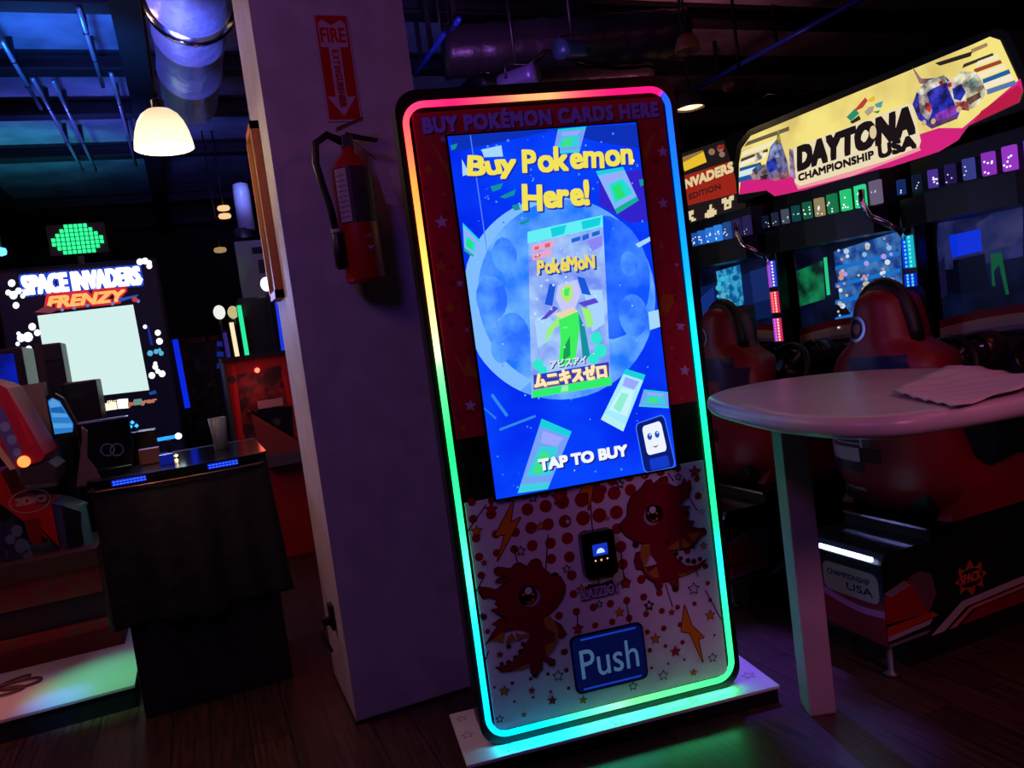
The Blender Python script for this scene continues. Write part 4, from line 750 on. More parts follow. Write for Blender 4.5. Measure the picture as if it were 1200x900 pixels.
cars([([(1071, 122), (1076, 108), (1090, 92), (1110, 90), (1125, 104), (1130, 122), (1124, 138), (1092, 150), (1078, 140)], '#3a38b0'), ([(1076, 108), (1090, 94), (1108, 88), (1112, 96), (1094, 104), (1082, 114)], '#e0d4c4'), ([(1078, 112), (1088, 110), (1094, 130), (1090, 142), (1080, 132)], '#b0a0a0'), ([(1086, 120), (1094, 122), (1092, 132), (1086, 128)], '#b03830'), ([(1092, 118), (1112, 110), (1122, 122), (1106, 136), (1096, 134)], '#2c30b0'), ([(1098, 134), (1122, 122), (1124, 132), (1100, 144)], '#8838b0'), ([(1088, 146), (1122, 134), (1124, 139), (1094, 151)], '#583868'), ([(1112, 98), (1128, 84), (1146, 84), (1154, 98), (1158, 108), (1150, 122), (1136, 130), (1122, 124), (1116, 110)], '#dccfb4'), ([(1118, 104), (1128, 98), (1134, 108), (1128, 118), (1120, 116)], '#2c34a8'), ([(1132, 98), (1144, 90), (1150, 98), (1140, 106)], '#8ca8a0'), ([(1134, 116), (1150, 108), (1152, 114), (1138, 123)], '#6a4838'), ([(1122, 120), (1136, 118), (1138, 130), (1124, 128)], '#b85850'), ([(1112, 96), (1120, 92), (1122, 102), (1114, 106)], '#c8b8a8'), ([(1112, 98), (1117, 96), (1118, 101), (1114, 103)], '#b82c2c'), ([(1102, 96), (1106, 94), (1108, 99), (1104, 101)], '#a83030'), ([(1071, 78), (1082, 92), (1090, 92), (1088, 98), (1080, 98)], '#8a6470')])
a.discs([(*SP(x, y), .012) for x, y in ((1096, 142), (1085, 144), (1126, 128))], glow('#d8b088', .9))
mb.build('sign_face', sign)
mb = MB(); p = [onX(x, y, 3.0) for x, y in ((1165, 165), (1200, 155), (1235, 145))]; mb.tube([q_-Vector((SGX, 0, 0)) for q_ in p], .012, glow('#ff3a50', 1.0), 8); mb.build('red_tube_light', sign)
# ---- older backlit sign on the cabinet beyond
ax_ = 3.6
cab = thing('arcade_cabinet', 'dark arcade cabinet with small yellow and red backlit sign beside the long racing sign', 'arcade game', (ax_, 0, 0))
def AP(x, y): p = onX(x, y, ax_); return (-p.y, p.z)
def AL(l): return [AP(*p) for p in l]
y0, y1 = -AP(795, 200)[0], -AP(866, 200)[0]; zt, zb = AP(848, 166)[1], AP(872, 250)[1]
mb = MB(); mb.box(.02, .7, y1-.05, y0+.1, 0, zt+.04, BLACK, .01); mb.build('cabinet_body', cab)
mb = MB(); a = Art(mb, (.018, 0, 0), (0, -1, 0), (0, 0, 1), (-1, 0, 0), .001, .0004)
a.poly(AL([(790, 182), (846, 164), (874, 248), (806, 270), (795, 268)]), glow('#2a2020', .6)); a.poly(AL([(797, 190), (822, 177), (826, 190), (800, 201)]), glow('#eec22c', .95)); a.poly(AL([(793, 186), (821, 176), (822, 178), (796, 192)]), glow('#a88850', .7))
a.poly(AL([(796, 207), (854, 189), (864, 226), (800, 242)]), glow('#a8281c', .8)); a.polys([AL(ring(x, y, r, 10)) for x, y, r in ((832, 178, 4), (842, 174, 4), (844, 181, 3.5))], glow('#a88068', .7)); a.poly(AL([(838, 172), (846, 169), (847, 174), (839, 176)]), glow('#a02a24', .8))
u0, v0 = AP(799, 222); u1, v1 = AP(856, 190); a.text(fit(glyphs('INVADERS'), u0, v0, u1, v1), glow('#f0d8a0', .85), .006)
u0, v0 = AP(806, 234); u1, v1 = AP(842, 215); a.text(fit(glyphs('EDITION'), u0, v0, u1, v1), glow('#50201c', .7), .003)
def pixels(cx, cy, rows, sz):
    out = []
    for j, r in enumerate(rows):
        for i, ch in enumerate(r):
            if ch == '#':
                x = cx+(i-len(r)/2)*sz; y = cy+(j-len(rows)/2)*sz-(i-len(r)/2)*sz*.33; out.append(AL([(x, y+sz), (x+sz*1.05, y+sz*.67), (x+sz*1.05, y-sz*.4), (x, y)]))
    a.polys(out, glow('#f0dcae', .85))
pixels(807, 254, ['.###.', '.###.', '..#..', '.###.', '.#.##'], 2.6); pixels(831, 248, ['..#..', '..#..', '.###.', '#####', '#####', '.###.'], 2.7); pixels(851, 238, ['##.##', '#####', '.###.', '.#.#.', '.###.'], 2.8)
mb.build('sign_face', cab)

# ================================================================== white bar table in front of the racing games
TZ = 1.10
top_px = [(826, 466), (838, 472), (862, 478), (905, 487), (955, 491), (1000, 492), (1055, 489), (1110, 481), (1160, 473), (1196, 466)]
back_px = [(1197, 440), (1150, 433), (1110, 430), (1060, 431), (1000, 434), (940, 440), (890, 447), (850, 455), (832, 461)]
fr = [onZ(x, y, TZ) for x, y in top_px]; bk = [onZ(x, y, TZ) for x, y in back_px]
e1 = (fr[-1]-fr[-3]).normalized(); e2 = (bk[0]-bk[2]).normalized(); mid = (fr[-1]+bk[0])/2
ext = [fr[-1]+e1*.12, fr[-1]+e1*.26+(bk[0]-fr[-1])*.12, mid+e1*.34, bk[0]+e2*.22+(fr[-1]-bk[0])*.12, bk[0]+e2*.1]
outl = fr+ext+bk
def smooth(P, it=2):
    for _ in range(it):
        Q_ = []
        for i in range(len(P)): a_, b_ = P[i], P[(i+1) % len(P)]; Q_ += [a_*.75+b_*.25, a_*.25+b_*.75]
        P = Q_
    return P
outl = smooth(outl); cen = sum(outl, Vector())/len(outl); post = Vector((1.755, 2.025, 0))
table = thing('bar_table', 'tall white bar table with long oval top and square post beside the kiosk', 'table', tuple(post))
tw = noisy('table_white', '#c2aeb0', '#b09a9e', 5, .32, bump=.06); 
mb = MB(); prof = [(.0, -.032), (-.012, -.045), (-.03, -.05)]; rings = []
for d, z in ((.12, -.052), (.03, -.05), (.008, -.044), (0, -.032), (0, -.016), (.006, -.005), (.018, 0), (.05, .001), (.12, 0)):
    rings.append([tuple((p+(cen-p).normalized()*d)-post+Vector((0, 0, z))) for p in outl])
n = len(outl); mb.mesh([p for r in rings for p in r], [(i*n+k, i*n+(k+1) % n, (i+1)*n+(k+1) % n, (i+1)*n+k) for i in range(len(rings)-1) for k in range(n)]+[tuple(range(n)), tuple(range((len(rings)-1)*n, len(rings)*n))], tw, True)
o = fixn(mb.build('table_top', table))
legm = noisy('table_post', '#b6a4ac', '#a8969e', 4, .5)
mb = MB(); mb.box(-.044, .044, -.044, .044, 0, 1.052, legm, .005); o = mb.build('leg', table); o.rotation_euler.z = math.radians(-21)
mb = MB(); mb.box(-.25, .25, -.03, .03, 1.03, 1.053, GREYM); mb.box(-.03, .03, -.25, .25, 1.03, 1.053, GREYM); mb.build('support_plate', table)
# crumpled pale sheet over the right end of the table
sq = [onZ(x, y, TZ+.004) for x, y in ((1045, 462), (1095, 444), (1120, 436), (1185, 440), (1205, 452), (1190, 468), (1120, 478))]
N = 16; mb = MB(); a0, b0, c0, d0_ = sq[0], sq[2], sq[4], sq[6]
vs = []
for i in range(N+1):
    for j in range(N+1):
        s_, t_ = i/N, j/N; p = (a0*(1-s_)+d0_*s_)*(1-t_)+(b0*(1-s_)+(c0+Vector((.1, -.05, 0)))*s_)*t_
        z = .004+.018*max(0, math.sin(5*s_+2.2*t_+1))*(.3+.7*t_)+.02*math.exp(-((s_-.15)**2+(t_-.85)**2)*14)+.006*math.sin(17*s_-9*t_)**2; vs.append((p.x, p.y, TZ+z))
mb.mesh(vs, [(i*(N+1)+j, (i+1)*(N+1)+j, (i+1)*(N+1)+j+1, i*(N+1)+j+1) for i in range(N) for j in range(N)], mat('sheet_pale', '#cdb4b6', .4), True)
o = mb.build('paper_sheet'); so = o.modifiers.new('thick', 'SOLIDIFY'); so.thickness = .0025; so.offset = 1; tag(o, 'crumpled pale sheet lying over the right end of the white bar table', 'sheet')

# ================================================================== things on the column
def cyl(mb, c, r, z0, z1, m, seg=24): mb.lathe([(0, z0), (r*.93, z0), (r, z0+r*.15), (r, z1-r*.1), (r*.95, z1), (0, z1)], m, c, seg=seg)
EX = onY(430, 330, 2.82); ex = thing('fire_extinguisher', 'red fire extinguisher hanging on the purple column under the fire sign', 'fire extinguisher', (EX.x, 2.825, EX.z))
r = .07
mb = MB(); mb.lathe([(0, 0), (r*.94, 0), (r, .012), (r, .20)], mat('ext_red', '#a81410', .35), seg=32); mb.lathe([(r, .20), (r, .37), (r*.9, .41), (r*.55, .445), (.022, .455), (.022, .48), (0, .48)], mat('ext_red', '#a81410', .35), seg=32); mb.build('cylinder', ex)
mb = MB()
def wrap(mb, a0, a1, z0, z1, m, rr):
    for k in range(10):
        p, q_ = a0+(a1-a0)*k/10, a0+(a1-a0)*(k+1)/10; mb.face([(rr*math.cos(p), rr*math.sin(p), z0), (rr*math.cos(q_), rr*math.sin(q_), z0), (rr*math.cos(q_), rr*math.sin(q_), z1), (rr*math.cos(p), rr*math.sin(p), z1)], m, True)
wrap(mb, math.radians(195), math.radians(345), .205, .40, ink('#3a2a34'), r+.001); wrap(mb, math.radians(205), math.radians(243), .21, .395, ink('#b8aab0'), r+.0015)
for k in range(9): wrap(mb, math.radians(208), math.radians(240), .225+k*.018, .228+k*.018, ink('#5a5058'), r+.002)
m_ = math.radians(285); q4 = [(m_-.42, .135), (m_, .105), (m_+.42, .135), (m_, .165)]
mb.face([((r+.0015)*math.cos(t_), (r+.0015)*math.sin(t_)-(.004 if k % 2 else -.002), z) for k, (t_, z) in enumerate(q4)], ink('#a89aa8')); mb.build('paper_label', ex)
mb = MB(); mb.box(-.02, .02, -.02, .02, .475, .52, GREYM, .004); mb.tube([(0, 0, .5), (-.05, -.01, .515)], .012, BLACK, 8); mb.build('valve', ex)
mb = MB(); mb.prism([(.0, -.012, .515), (.11, -.012, .495), (.115, -.012, .503), (.0, -.012, .53)], (0, .024, 0), BLACK); mb.build('carry_handle', ex)
mb = MB(); mb.prism([(-.03, -.012, .535), (.07, -.012, .575), (.07, -.012, .583), (-.03, -.012, .548)], (0, .024, 0), mat('lever_brass', '#8a6a40', .3, .7)); mb.build('lever', ex)
mb = MB(); P = [(-.02, 0, .5), (-.07, -.02, .52), (-.115, -.03, .49), (-.125, -.035, .42), (-.112, -.035, .34), (-.095, -.03, .26), (-.088, -.03, .18)]
mb.tube(smooth_path := [Vector(p) for p in P], .013, mat('hose_black', '#0b0a0c', .5), 10); mb.lathe([(.013, .18), (.019, .17), (.021, .06), (.014, .05), (0, .05)], BLACK, (-.087, -.03, 0), seg=14); mb.lathe([(.018, .176), (.02, .18), (.018, .19)], mat('hose_clip', '#b8a8b8', .4), (-.088, -.03, 0), seg=14); mb.build('hose', ex)
mb = MB(); mb.prism([(.075, -.045, .42), (.12, -.05, .40), (.145, -.05, .255), (.10, -.045, .265)], (0, .001, 0), ink('#a89ca4')); 
for k in range(6): mb.box(.1, .125, -.0465, -.046, .29+k*.018, .293+k*.018, ink('#4a4048'))
mb.tube([(.02, -.01, .5), (.09, -.04, .42)], .0015, BLACK, 5); mb.build('inspection_tag', ex)
mb = MB(); mb.box(-.03, .03, r-.002, .0915, .15, .2, GREYM); mb.box(-.02, .02, r*.9, .0915, .40, .43, GREYM); mb.build('wall_bracket', ex)
# FIRE EXTINGUISHER sign
f0 = onY(384, 143, 2.914); f1 = onY(408, 26, 2.914); fw_, fh = .128, .385
fs_ = thing('fire_sign', 'narrow red FIRE EXTINGUISHER sign with white down arrow high on the column', 'sign', (f0.x, 2.917, f0.z))
mb = MB(); SR = ink('#b4121c', .25); SW = ink('#b89cb0', .3); mb.prism([(0, -.001, 0), (fw_, -.001, 0), (fw_, -.001, fh), (0, -.001, fh)], (0, -.0025, 0), SW); a = Art(mb, (0, -.0035, 0), (1, 0, 0), (0, 0, 1), (0, -1, 0), .0006, .0003)
a.rect(.008, .008, fw_-.006, fh-.006, SR)
a.poly([(.03, fh-.02), (.015, fh-.035), (.015, fh-.118), (.042, fh-.118), (.042, .09), (.012, .09), (fw_/2, .02), (fw_-.012, .09), (fw_-.044, .09), (fw_-.044, fh-.118), (fw_-.014, fh-.118), (fw_-.014, fh-.035), (fw_-.03, fh-.02), (fw_/2, fh-.04)], SW)
a.text(fit(glyphs('FIRE'), .02, fh-.1, fw_-.02, fh-.05), SR, .002)
ltr = 'EXTINGUISHER'; z_ = fh-.128
for ch in ltr:
    v, f = fit(glyphs(ch), 0, 0, .014 if ch != 'I' else .004, .022); v = [(fw_/2-.011+p[1], z_-p[0]) for p in v]; a.text((v, f), SR, .0012); z_ -= (.019 if ch != 'I' else .009)
mb.build('sign_plate', fs_)
# framed board on the column's narrow side, seen edge on
b0 = onX(292, 140, .345); b1 = onX(326, 348, .345)
fb = thing('framed_board', 'narrow framed board with orange wood edge on the left side of the column', 'picture frame', (.372, 3.27, b1.z))
hw = .12; hh = 2.30-b1.z
mb = MB(); mb.box(-.032, 0, -hw, -hw+.03, 0, hh, mat('frame_wood', '#b86a3c', .45)); mb.box(-.032, 0, hw-.03, hw, 0, hh, mat('frame_wood', '#b86a3c', .45)); mb.box(-.032, 0, -hw, hw, 0, .03, mat('frame_wood', '#b86a3c', .45)); mb.box(-.032, 0, -hw, hw, hh-.03, hh, mat('frame_wood', '#b86a3c', .45)); mb.build('frame', fb)
mb = MB(); mb.box(-.02, -.004, -hw+.03, hw-.03, .03, hh-.03, mat('board_green', '#1c5a44', .15)); mb.build('board_panel', fb)
so_ = thing('wall_socket', 'small black socket with a dangling plug low on the left side of the column', 'socket', (.372, 3.12, .36))
mb = MB(); mb.box(-.018, 0, -.03, .03, -.05, .05, BLACK, .004); mb.build('socket_plate', so_); mb = MB(); mb.box(-.05, -.018, -.015, .015, -.03, .0, BLACK, .004); mb.tube([(-.045, 0, -.02), (-.055, -.01, -.06), (-.03, -.03, -.13)], .006, BLACK, 8); mb.build('plug', so_)

# ================================================================== draped game on the left of the column
def bx(mb, a_, b_, Y, d, m, bev=0, x0=None):     # box whose front face spans two photo points on the plane y=Y
    p, q_ = onY(*a_, Y), onY(*b_, Y); mb.box(min(p.x, q_.x), max(p.x, q_.x), Y, Y+d, min(p.z, q_.z), max(p.z, q_.z), m, bev)
DY = 3.46
dg = thing('covered_game', 'low game covered by a black cloth with blue light strips along its top', 'arcade game', (-.1, DY, 0))
O = Vector((-.1, DY, 0))
mb = MB(); mb.box(-.285, .31, .06, .62, 0, .42, mat('cab_dark', '#060607', .6), .01); mb.build('cabinet', dg)
mb = MB(); nx, nz = 60, 24; per = []
W_, D_ = .33, .70
path = [(-W_, D_)]+[(-W_, D_-D_*k/20) for k in range(1, 21)]+[(-W_+2*W_*k/30, 0) for k in range(1, 31)]+[(W_, D_*k/20) for k in range(1, 21)]
vs = []
for j in range(nz+1):
    z = .985-(.985-.40)*j/nz; 
    for i, (x, y) in enumerate(path):
        f_ = (j/nz)*.022; ww = f_*(math.sin(i*.9)+.6*math.sin(i*.37+2)); inn = -.02+.045*(j/nz)*0
        nx_, ny_ = (-1, 0) if i < 20 else (0, -1) if i < 50 else (1, 0)
        vs.append((x+nx_*ww, y+ny_*ww, z+(.02*math.sin(i*.31) if j == nz else 0)))
n = len(path); mb.mesh(vs, [(j*n+i, j*n+i+1, (j+1)*n+i+1, (j+1)*n+i) for j in range(nz) for i in range(n-1)], mat('cloth_black', '#06050a', .85, bump=(14, .5)), True); o = mb.build('cover_cloth', dg); so = o.modifiers.new('t', 'SOLIDIFY'); so.thickness = .004
mb = MB(); mb.prism([(x, y, .975) for x, y in [(-.345, .03), (-.31, -.012), (-.1, -.03), (.1, -.03), (.3, -.012), (.335, .03), (.335, .7), (-.345, .7)]], (0, 0, .035), mat('panel_gloss', '#0c0b12', .18)); fixn(mb.build('control_panel', dg))
for (xa, za, xb, zb, n_) in ((131, 567, 171, 560, 10), (243, 545, 278, 538, 9)):
    p, q_ = onY(xa, za, DY-.03)-O, onY(xb, zb, DY-.03)-O; zc = (p.z+q_.z)/2; mb = MB(); mb.box(p.x, q_.x, -.036, -.03, .982, 1.004, glow('#0a1ee0', .9))
    for k in range(n_):
        for zz in (.988, .998): x = p.x+(q_.x-p.x)*(k+.7)/n_; mb.box(x-.004, x+.004, -.038, -.036, zz-.0015, zz+.0015, glow('#58a8ff', .9))
    mb.build('led_strip', dg)
mb = MB(); mb.tube([(-.345, .02, .972), (-.31, -.022, .97), (-.1, -.04, .968), (.1, -.04, .968), (.3, -.022, .97), (.335, .02, .972)], .004, mat('trim_bronze', '#8a6a5a', .3, .6), 6); mb.build('edge_trim', dg)
# a raised back part with its clutter of controls
bm_ = thing('monitor', 'black monitor with a faint ring emblem standing on the covered game', 'monitor', tuple(onY(122, 540, 3.85))); O2 = Vector(bm_.location)
mb = MB(); p, q_ = onY(97, 545, 3.85)-O2, onY(150, 487, 3.85)-O2; mb.box(p.x, q_.x, 0, .05, 1.012-O2.z, q_.z, mat('mon_black', '#09090d', .25), .008); a = Art(mb, (0, 0, 0), (1, 0, 0), (0, 0, 1), (0, -1, 0), .001)
for cx in (126, 137): c_ = onY(cx, 527, 3.85)-O2; a.polys([seg(ring(c_.x, c_.z, .026, 16)[k], ring(c_.x, c_.z, .026, 16)[(k+1) % 16], .006) for k in range(16)], ink('#6a7090'))
mb.build('display_housing', bm_)
def small(name, lab, cat, a_, b_, Y, d, m, bev=.003, group=None, bottom=None):
    mb = MB(); p, q_ = onY(*a_, Y), onY(*b_, Y); z0 = min(p.z, q_.z) if bottom is None else bottom
    mb.box(min(p.x, q_.x), max(p.x, q_.x), Y, Y+d, z0, max(p.z, q_.z), m, bev); return tag(mb.build(name), lab, cat, group)
small('equipment_box', 'small black box between the monitor and the blue light on the covered game', 'box', (152, 530), (182, 503), 3.95, .12, mat('mon_black', '#09090d', .25), bottom=1.011)
small('wooden_block', 'brown wooden block on the covered game in front of the blue light', 'block', (163, 536), (186, 524), 3.75, .06, mat('wood_brown', '#7a5236', .5), bottom=1.011)
small('lit_button_box', 'dark blue lit button box on the covered game', 'button', (188, 548), (203, 531), 3.62, .05, mat('blue_button', '#1426a0', .2, emit='#101e90', power=.45), bottom=1.011)
lb = thing('light_bar', 'bright blue light bar with a white tip behind the covered game', 'light', tuple(onY(197, 515, 4.0))); O3 = Vector(lb.location)
mb = MB(); p, q_ = onY(181, 516, 4.0)-O3, onY(209, 511, 4.0)-O3; mb.tube([p, q_], .008, glow('#2090ff', 1.6), 8); mb.build('light_tube', lb); mb = MB(); mb.lathe([(0, -.016), (.012, -.01), (.016, 0), (.012, .01), (0, .016)], glow('#d8f0ff', 3), tuple(q_), seg=12); mb.build('tip_lamp', lb)
mb = MB(); mb.box(-.01, .01, -.01, .01, 1.011-O3.z, -.005, BLACK); mb.build('stand', lb)
mb = MB(); 
for x, y in ((155, 495), (160, 499), (153, 500)): p = onY(x, y, 4.082); mb.lathe([(0, -.01), (.01, 0), (0, .01)], glow('#30a0ff', 2.2), tuple(p), seg=8)
p = onY(156, 500, 4.082); mb.box(p.x-.02, p.x+.02, 4.085, 4.097, 1.011, p.z+.012, BLACK); tag(mb.build('led_lamp'), 'cluster of three blue light dots above the black box on the covered game', 'light')
mb = MB()
for x, y in ((206.5, 534), (207, 539)): p = onY(x, y, 3.7); mb.lathe([(0, -.008), (.008, 0), (0, .008)], glow('#ffe0a0', 2.5), tuple(p), seg=8)
p = onY(207, 537, 3.7); mb.box(p.x-.01, p.x+.01, 3.705, 3.72, 1.011, p.z+.015, BLACK); tag(mb.build('led_lamp'), 'two tiny warm light dots on the covered game', 'light')
# clear upright shield at the left corner
p0 = onY(96, 570, 3.55); q0 = onY(95, 500, 3.55); mb = MB(); mb.prism([(p0.x-.02, 3.55, .99), (p0.x+.075, 3.55, .99), (p0.x+.06, 3.55, 1.05), (p0.x+.035, 3.55, 1.1), (q0.x+.02, 3.55, q0.z-.02), (q0.x, 3.55, q0.z), (q0.x-.004, 3.55, q0.z-.05)], (0, .01, 0), mat('shield_rose', '#8a6a68', .15, .2)); tag(fixn(mb.build('side_shield')), 'rose tinted upright shield at the left corner of the covered game', 'shield')
# cup at the rear
p = onY(257, 508, 3.9); mb = MB(); mb.lathe([(.0, 1.011), (.03, 1.011), (.04, p.z+.075), (.036, p.z+.075), (.028, 1.016), (0, 1.016)], mat('cup_grey', '#7a8a88', .2), (p.x, p.y, 0), seg=20); tag(mb.build('cup'), 'grey green cup at the back of the covered game', 'cup')
p0 = onY(150, 540, 4.12); mb = MB(); mb.box(-.43, .24, 4.1, 4.16, .45, 1.011, BLACK); mb.box(-.43, .24, 3.5, 4.16, 1.0, 1.0101, BLACKG); mb.v = [(x-O.x, y-O.y, z) for x, y, z in mb.v]; mb.build('rear_shelf', dg)

# ================================================================== red cabinet, stepped platform at the lower left
PYF = 3.68
pt_ = thing('low_platform', 'pale glossy low platform plate with green and blue light on it', 'platform', (-.95, 3.95, 0)); O4 = Vector(pt_.location)
mb = MB(); mb.box(-2.2+.95, -.425+.95, PYF-3.95, 4.75-3.95, .0, .085, mat('platform_edge', '#101016', .5), .004); mb.build('plinth', pt_)
mb = MB(); mb.box(-2.2+.95, -.42+.95, PYF-.005-3.95, 4.75-3.95, .085, .1, mat('plate_pale', '#b8b4ba', .3), .003); mb.build('top_plate', pt_)
lamp('spot_green', 'SPOT', (-1.5, 3.1, 2.9), (.14, 1.0, .42), 420, (-.55, 3.85, .1), .05, 13, 1)
lamp('spot_blue', 'SPOT', (-.9, 3.1, 2.9), (.08, .12, 1.0), 420, (-.72, 3.74, .1), .05, 6.5, 1)
lamp('spot_rose', 'SPOT', (-1.3, 3.1, 2.9), (1.0, .25, .14), 170, (-.98, 3.85, .1), .05, 12, 1)
carpet = noisy('red_carpet', '#7a3a24', '#8a1420', 9, .8, lo=.42, hi=.58); carpet2 = noisy('dark_carpet', '#3a1a1c', '#23202e', 7, .8, lo=.42, hi=.6)
rc = thing('red_game_cabinet', 'red arcade cabinet on a carpeted step at the left edge, sloped top', 'arcade game', (-.95, 4.45, .1)); O5 = Vector(rc.location)
def bx5(name, x0, x1, y0, y1, z0, z1, m, bev=.004): mb = MB(); mb.box(x0-O5.x, x1-O5.x, y0-O5.y, y1-O5.y, z0-O5.z, z1-O5.z, m, bev); return mb.build(name, rc)
zq = lambda y, Y: onY(70, y, Y).z
bx5('base_step', -2.2, -.50, 4.28, 4.72, .1, zq(752, 4.28), ink('#5a1416', .6)); bx5('carpeted_step', -2.2, -.52, 4.30, 4.72, zq(752, 4.28), zq(738, 4.3), carpet); bx5('middle_riser', -2.2, -.54, 4.34, 4.72, zq(738, 4.3), zq(703, 4.34), carpet2); bx5('carpeted_riser', -2.2, -.56, 4.32, 4.72, zq(703, 4.34), zq(668, 4.32), carpet)
zl = zq(650, 4.28); bx5('ledge', -2.2, -.55, 4.27, 4.72, zq(668, 4.32), zl, ink('#4a2824', .6))
YB_ = 4.36
mb = MB(); P = lambda x, y: onY(x, y, YB_)-O5
body = [P(-40, 560), P(0, 553), P(20, 590), P(60, 590), P(72, 655)]; body[-1].z = zl-O5.z; body.append(Vector((P(-40, 0).x, body[0].y, zl-O5.z)))
mb.prism(body, (0, .3, 0), REDP); a = Art(mb, (0, P(0, 0).y, 0), (1, 0, 0), (0, 0, 1), (0, -1, 0), .001, .0004)
p2 = lambda x, y: (P(x, y).x, P(x, y).z)
def txt5(t_, bl, tr, m, fat): u0, v0 = p2(*bl); u1, v1 = p2(*tr); a.text(fit(glyphs(t_), u0, v0, u1, v1), m, fat)
RG = ink('#a8787a', .4); c_ = p2(35, 587); a.polys([seg(ring(c_[0], c_[1], .085, 24, .055)[k], ring(c_[0], c_[1], .085, 24, .055)[(k+1) % 24], .006) for k in range(24)], RG)
txt5('3DIO', (20, 593), (53, 579), RG, .004)
a.polys([[p2(5, 612), p2(16, 605), p2(28, 640), p2(42, 655), p2(10, 655)], [p2(-10, 600), p2(4, 612), p2(8, 655), p2(-10, 655)]], ink('#2c2a44', .4)); a.polys([[p2(x, y) for x, y in ring(cx, cy, r, 12)] for cx, cy, r in ((20, 622, 7), (26, 640, 9), (12, 632, 6), (33, 650, 6))], ink('#54607a', .5)); a.poly([p2(28, 610), p2(46, 606), p2(50, 640), p2(36, 636)], ink('#7a1014', .35))
fixn(mb.build('cabinet_front', rc))
mb = MB(); P = lambda x, y: onY(x, y, YB_+.02)-O5; lo = [P(58, 590), P(72, 592), P(82, 655), P(66, 655)]; lo[2].z = lo[3].z = zl-O5.z; mb.prism(lo, (0, .3, 0), ink('#3c3a58', .4)); lo = [P(72, 592), P(95, 600), P(98, 655), P(82, 655)]; lo[2].z = lo[3].z = zl-O5.z; mb.prism(lo, (0, .3, 0), BLACK)
fixn(mb.build('side_trim', rc))
mb = MB(); lo = [P(91, 592), P(99, 590), P(111, 648), P(101, 650)]; lo[2].z = lo[3].z = zl-O5.z; mb.prism(lo, (0, .05, 0), mat('post_green', '#4a9a86', .5)); fixn(mb.build('corner_post', rc))
# sloped control top in red with art, cream edge, grey lip and a red-orange lamp
mb = MB(); P = lambda x, y: onY(x, y, 4.3)-O5; mb.prism([P(-40, 440), P(-2, 450), P(8, 455), P(53, 533), P(48, 541), P(20, 548), P(-40, 470)], (0, .38, 0), mat('top_red', '#c01830', .5)); a = Art(mb, (0, P(0, 0).y, 0), (1, 0, 0), (0, 0, 1), (0, -1, 0), .001, .0004); p2 = lambda x, y: (P(x, y).x, P(x, y).z)
a.poly([p2(-5, 470), p2(5, 480), p2(26, 530), p2(22, 545), p2(14, 538), p2(-5, 500)], ink('#6a5aa0', .3)); a.polys([[p2(x, y) for x, y in ring(cx, cy, r, 10)] for cx, cy, r in ((6, 500, 6), (14, 515, 6), (20, 530, 5))], ink('#8a94c8', .3)); a.poly([p2(-5, 508), p2(0, 522), p2(19, 549), p2(12, 551), p2(-8, 525)], ink('#d8b088', .4)); a.poly([p2(10, 462), p2(16, 468), p2(40, 520), p2(34, 522)], ink('#e03048', .25)); fixn(mb.build('sloped_top', rc))
mb = MB(); mb.prism([P(22, 552), P(56, 541), P(66, 548), P(64, 566), P(28, 569)], (0, .3, 0), ink('#3a2c34', .5)); fixn(mb.build('lower_lip', rc))
mb = MB(); p = P(28, 541); mb.lathe([(0, -.012), (.026, -.008), (.028, .0), (0, .002)], glow('#ff7a3a', 2.5), (p.x, p.y, p.z), 'y', 14); mb.build('lamp_button', rc)
# cable loops lying on the platform
mb = MB(); pts = []
for k in range(61): t_ = k/60*4*PI; pts.append((-1.0+.10*math.sin(t_)*1.0+.002*k, 3.98+.05*k/30+.055*math.cos(t_), .107+.004*(k % 20)/20))
mb.tube(pts, .006, mat('cable_brown', '#4a1c1c', .5), 8); tag(mb.build('cable'), 'brown cable looped on the pale low platform at the left edge', 'cable')
# grey slanted panels behind the red cabinet
gp = thing('grey_game_console', 'grey slanted game console with lit light blue screen behind the red cabinet', 'arcade game', tuple(onY(40, 560, 4.9))); O6 = Vector(gp.location)
P = lambda x, y: onY(x, y, 4.9)-O6
mb = MB(); lo = [P(2, 455), P(50, 448), P(62, 515), P(30, 522), P(64, 560), P(10, 560)]; lo = [P(2, 455), P(50, 448), P(63, 520), P(66, 570), P(10, 575)]; mb.prism(lo, (0, .1, 0), mat('console_grey', '#8f7a74', .5)); a = Art(mb, (0, P(0, 0).y, 0), (1, 0, 0), (0, 0, 1), (0, -1, 0), .001); p2 = lambda x, y: (P(x, y).x, P(x, y).z); a.poly([p2(14, 474), p2(28, 472), p2(47, 512), p2(44, 518)], ink('#1c4a34', .3)); a.poly([p2(10, 470), p2(14, 474), p2(44, 518), p2(38, 518)], ink('#2a2a2e')); fixn(mb.build('console_side', gp))
mb = MB(); sc_ = [P(56, 470), P(61, 466), P(70, 470), P(86, 497), P(85, 506), P(64, 509)]; mb.prism([q+Vector((0, .005, 0)) for q in [P(53, 464), P(64, 461), P(74, 467), P(90, 497), P(89, 511), P(62, 514)]], (0, .06, 0), BLACK); a = Art(mb, (0, P(0, 0).y+.003, 0), (1, 0, 0), (0, 0, 1), (0, -1, 0), .001, .0005); a.poly([(q.x, q.z) for q in sc_], glow('#2a84d8', .85)); a.polys([[p2(57, 472), p2(62, 467), p2(70, 472), p2(72, 476), p2(59, 478)], [p2(60, 484), p2(78, 485), p2(80, 489), p2(61, 489)], [p2(62, 496), p2(84, 496), p2(85, 501), p2(63, 502)]], glow('#58a8ec', .85)); a.poly([p2(59, 478), p2(72, 477), p2(77, 484), p2(60, 483)], glow('#1c64b8', .85)); fixn(mb.build('screen', gp))
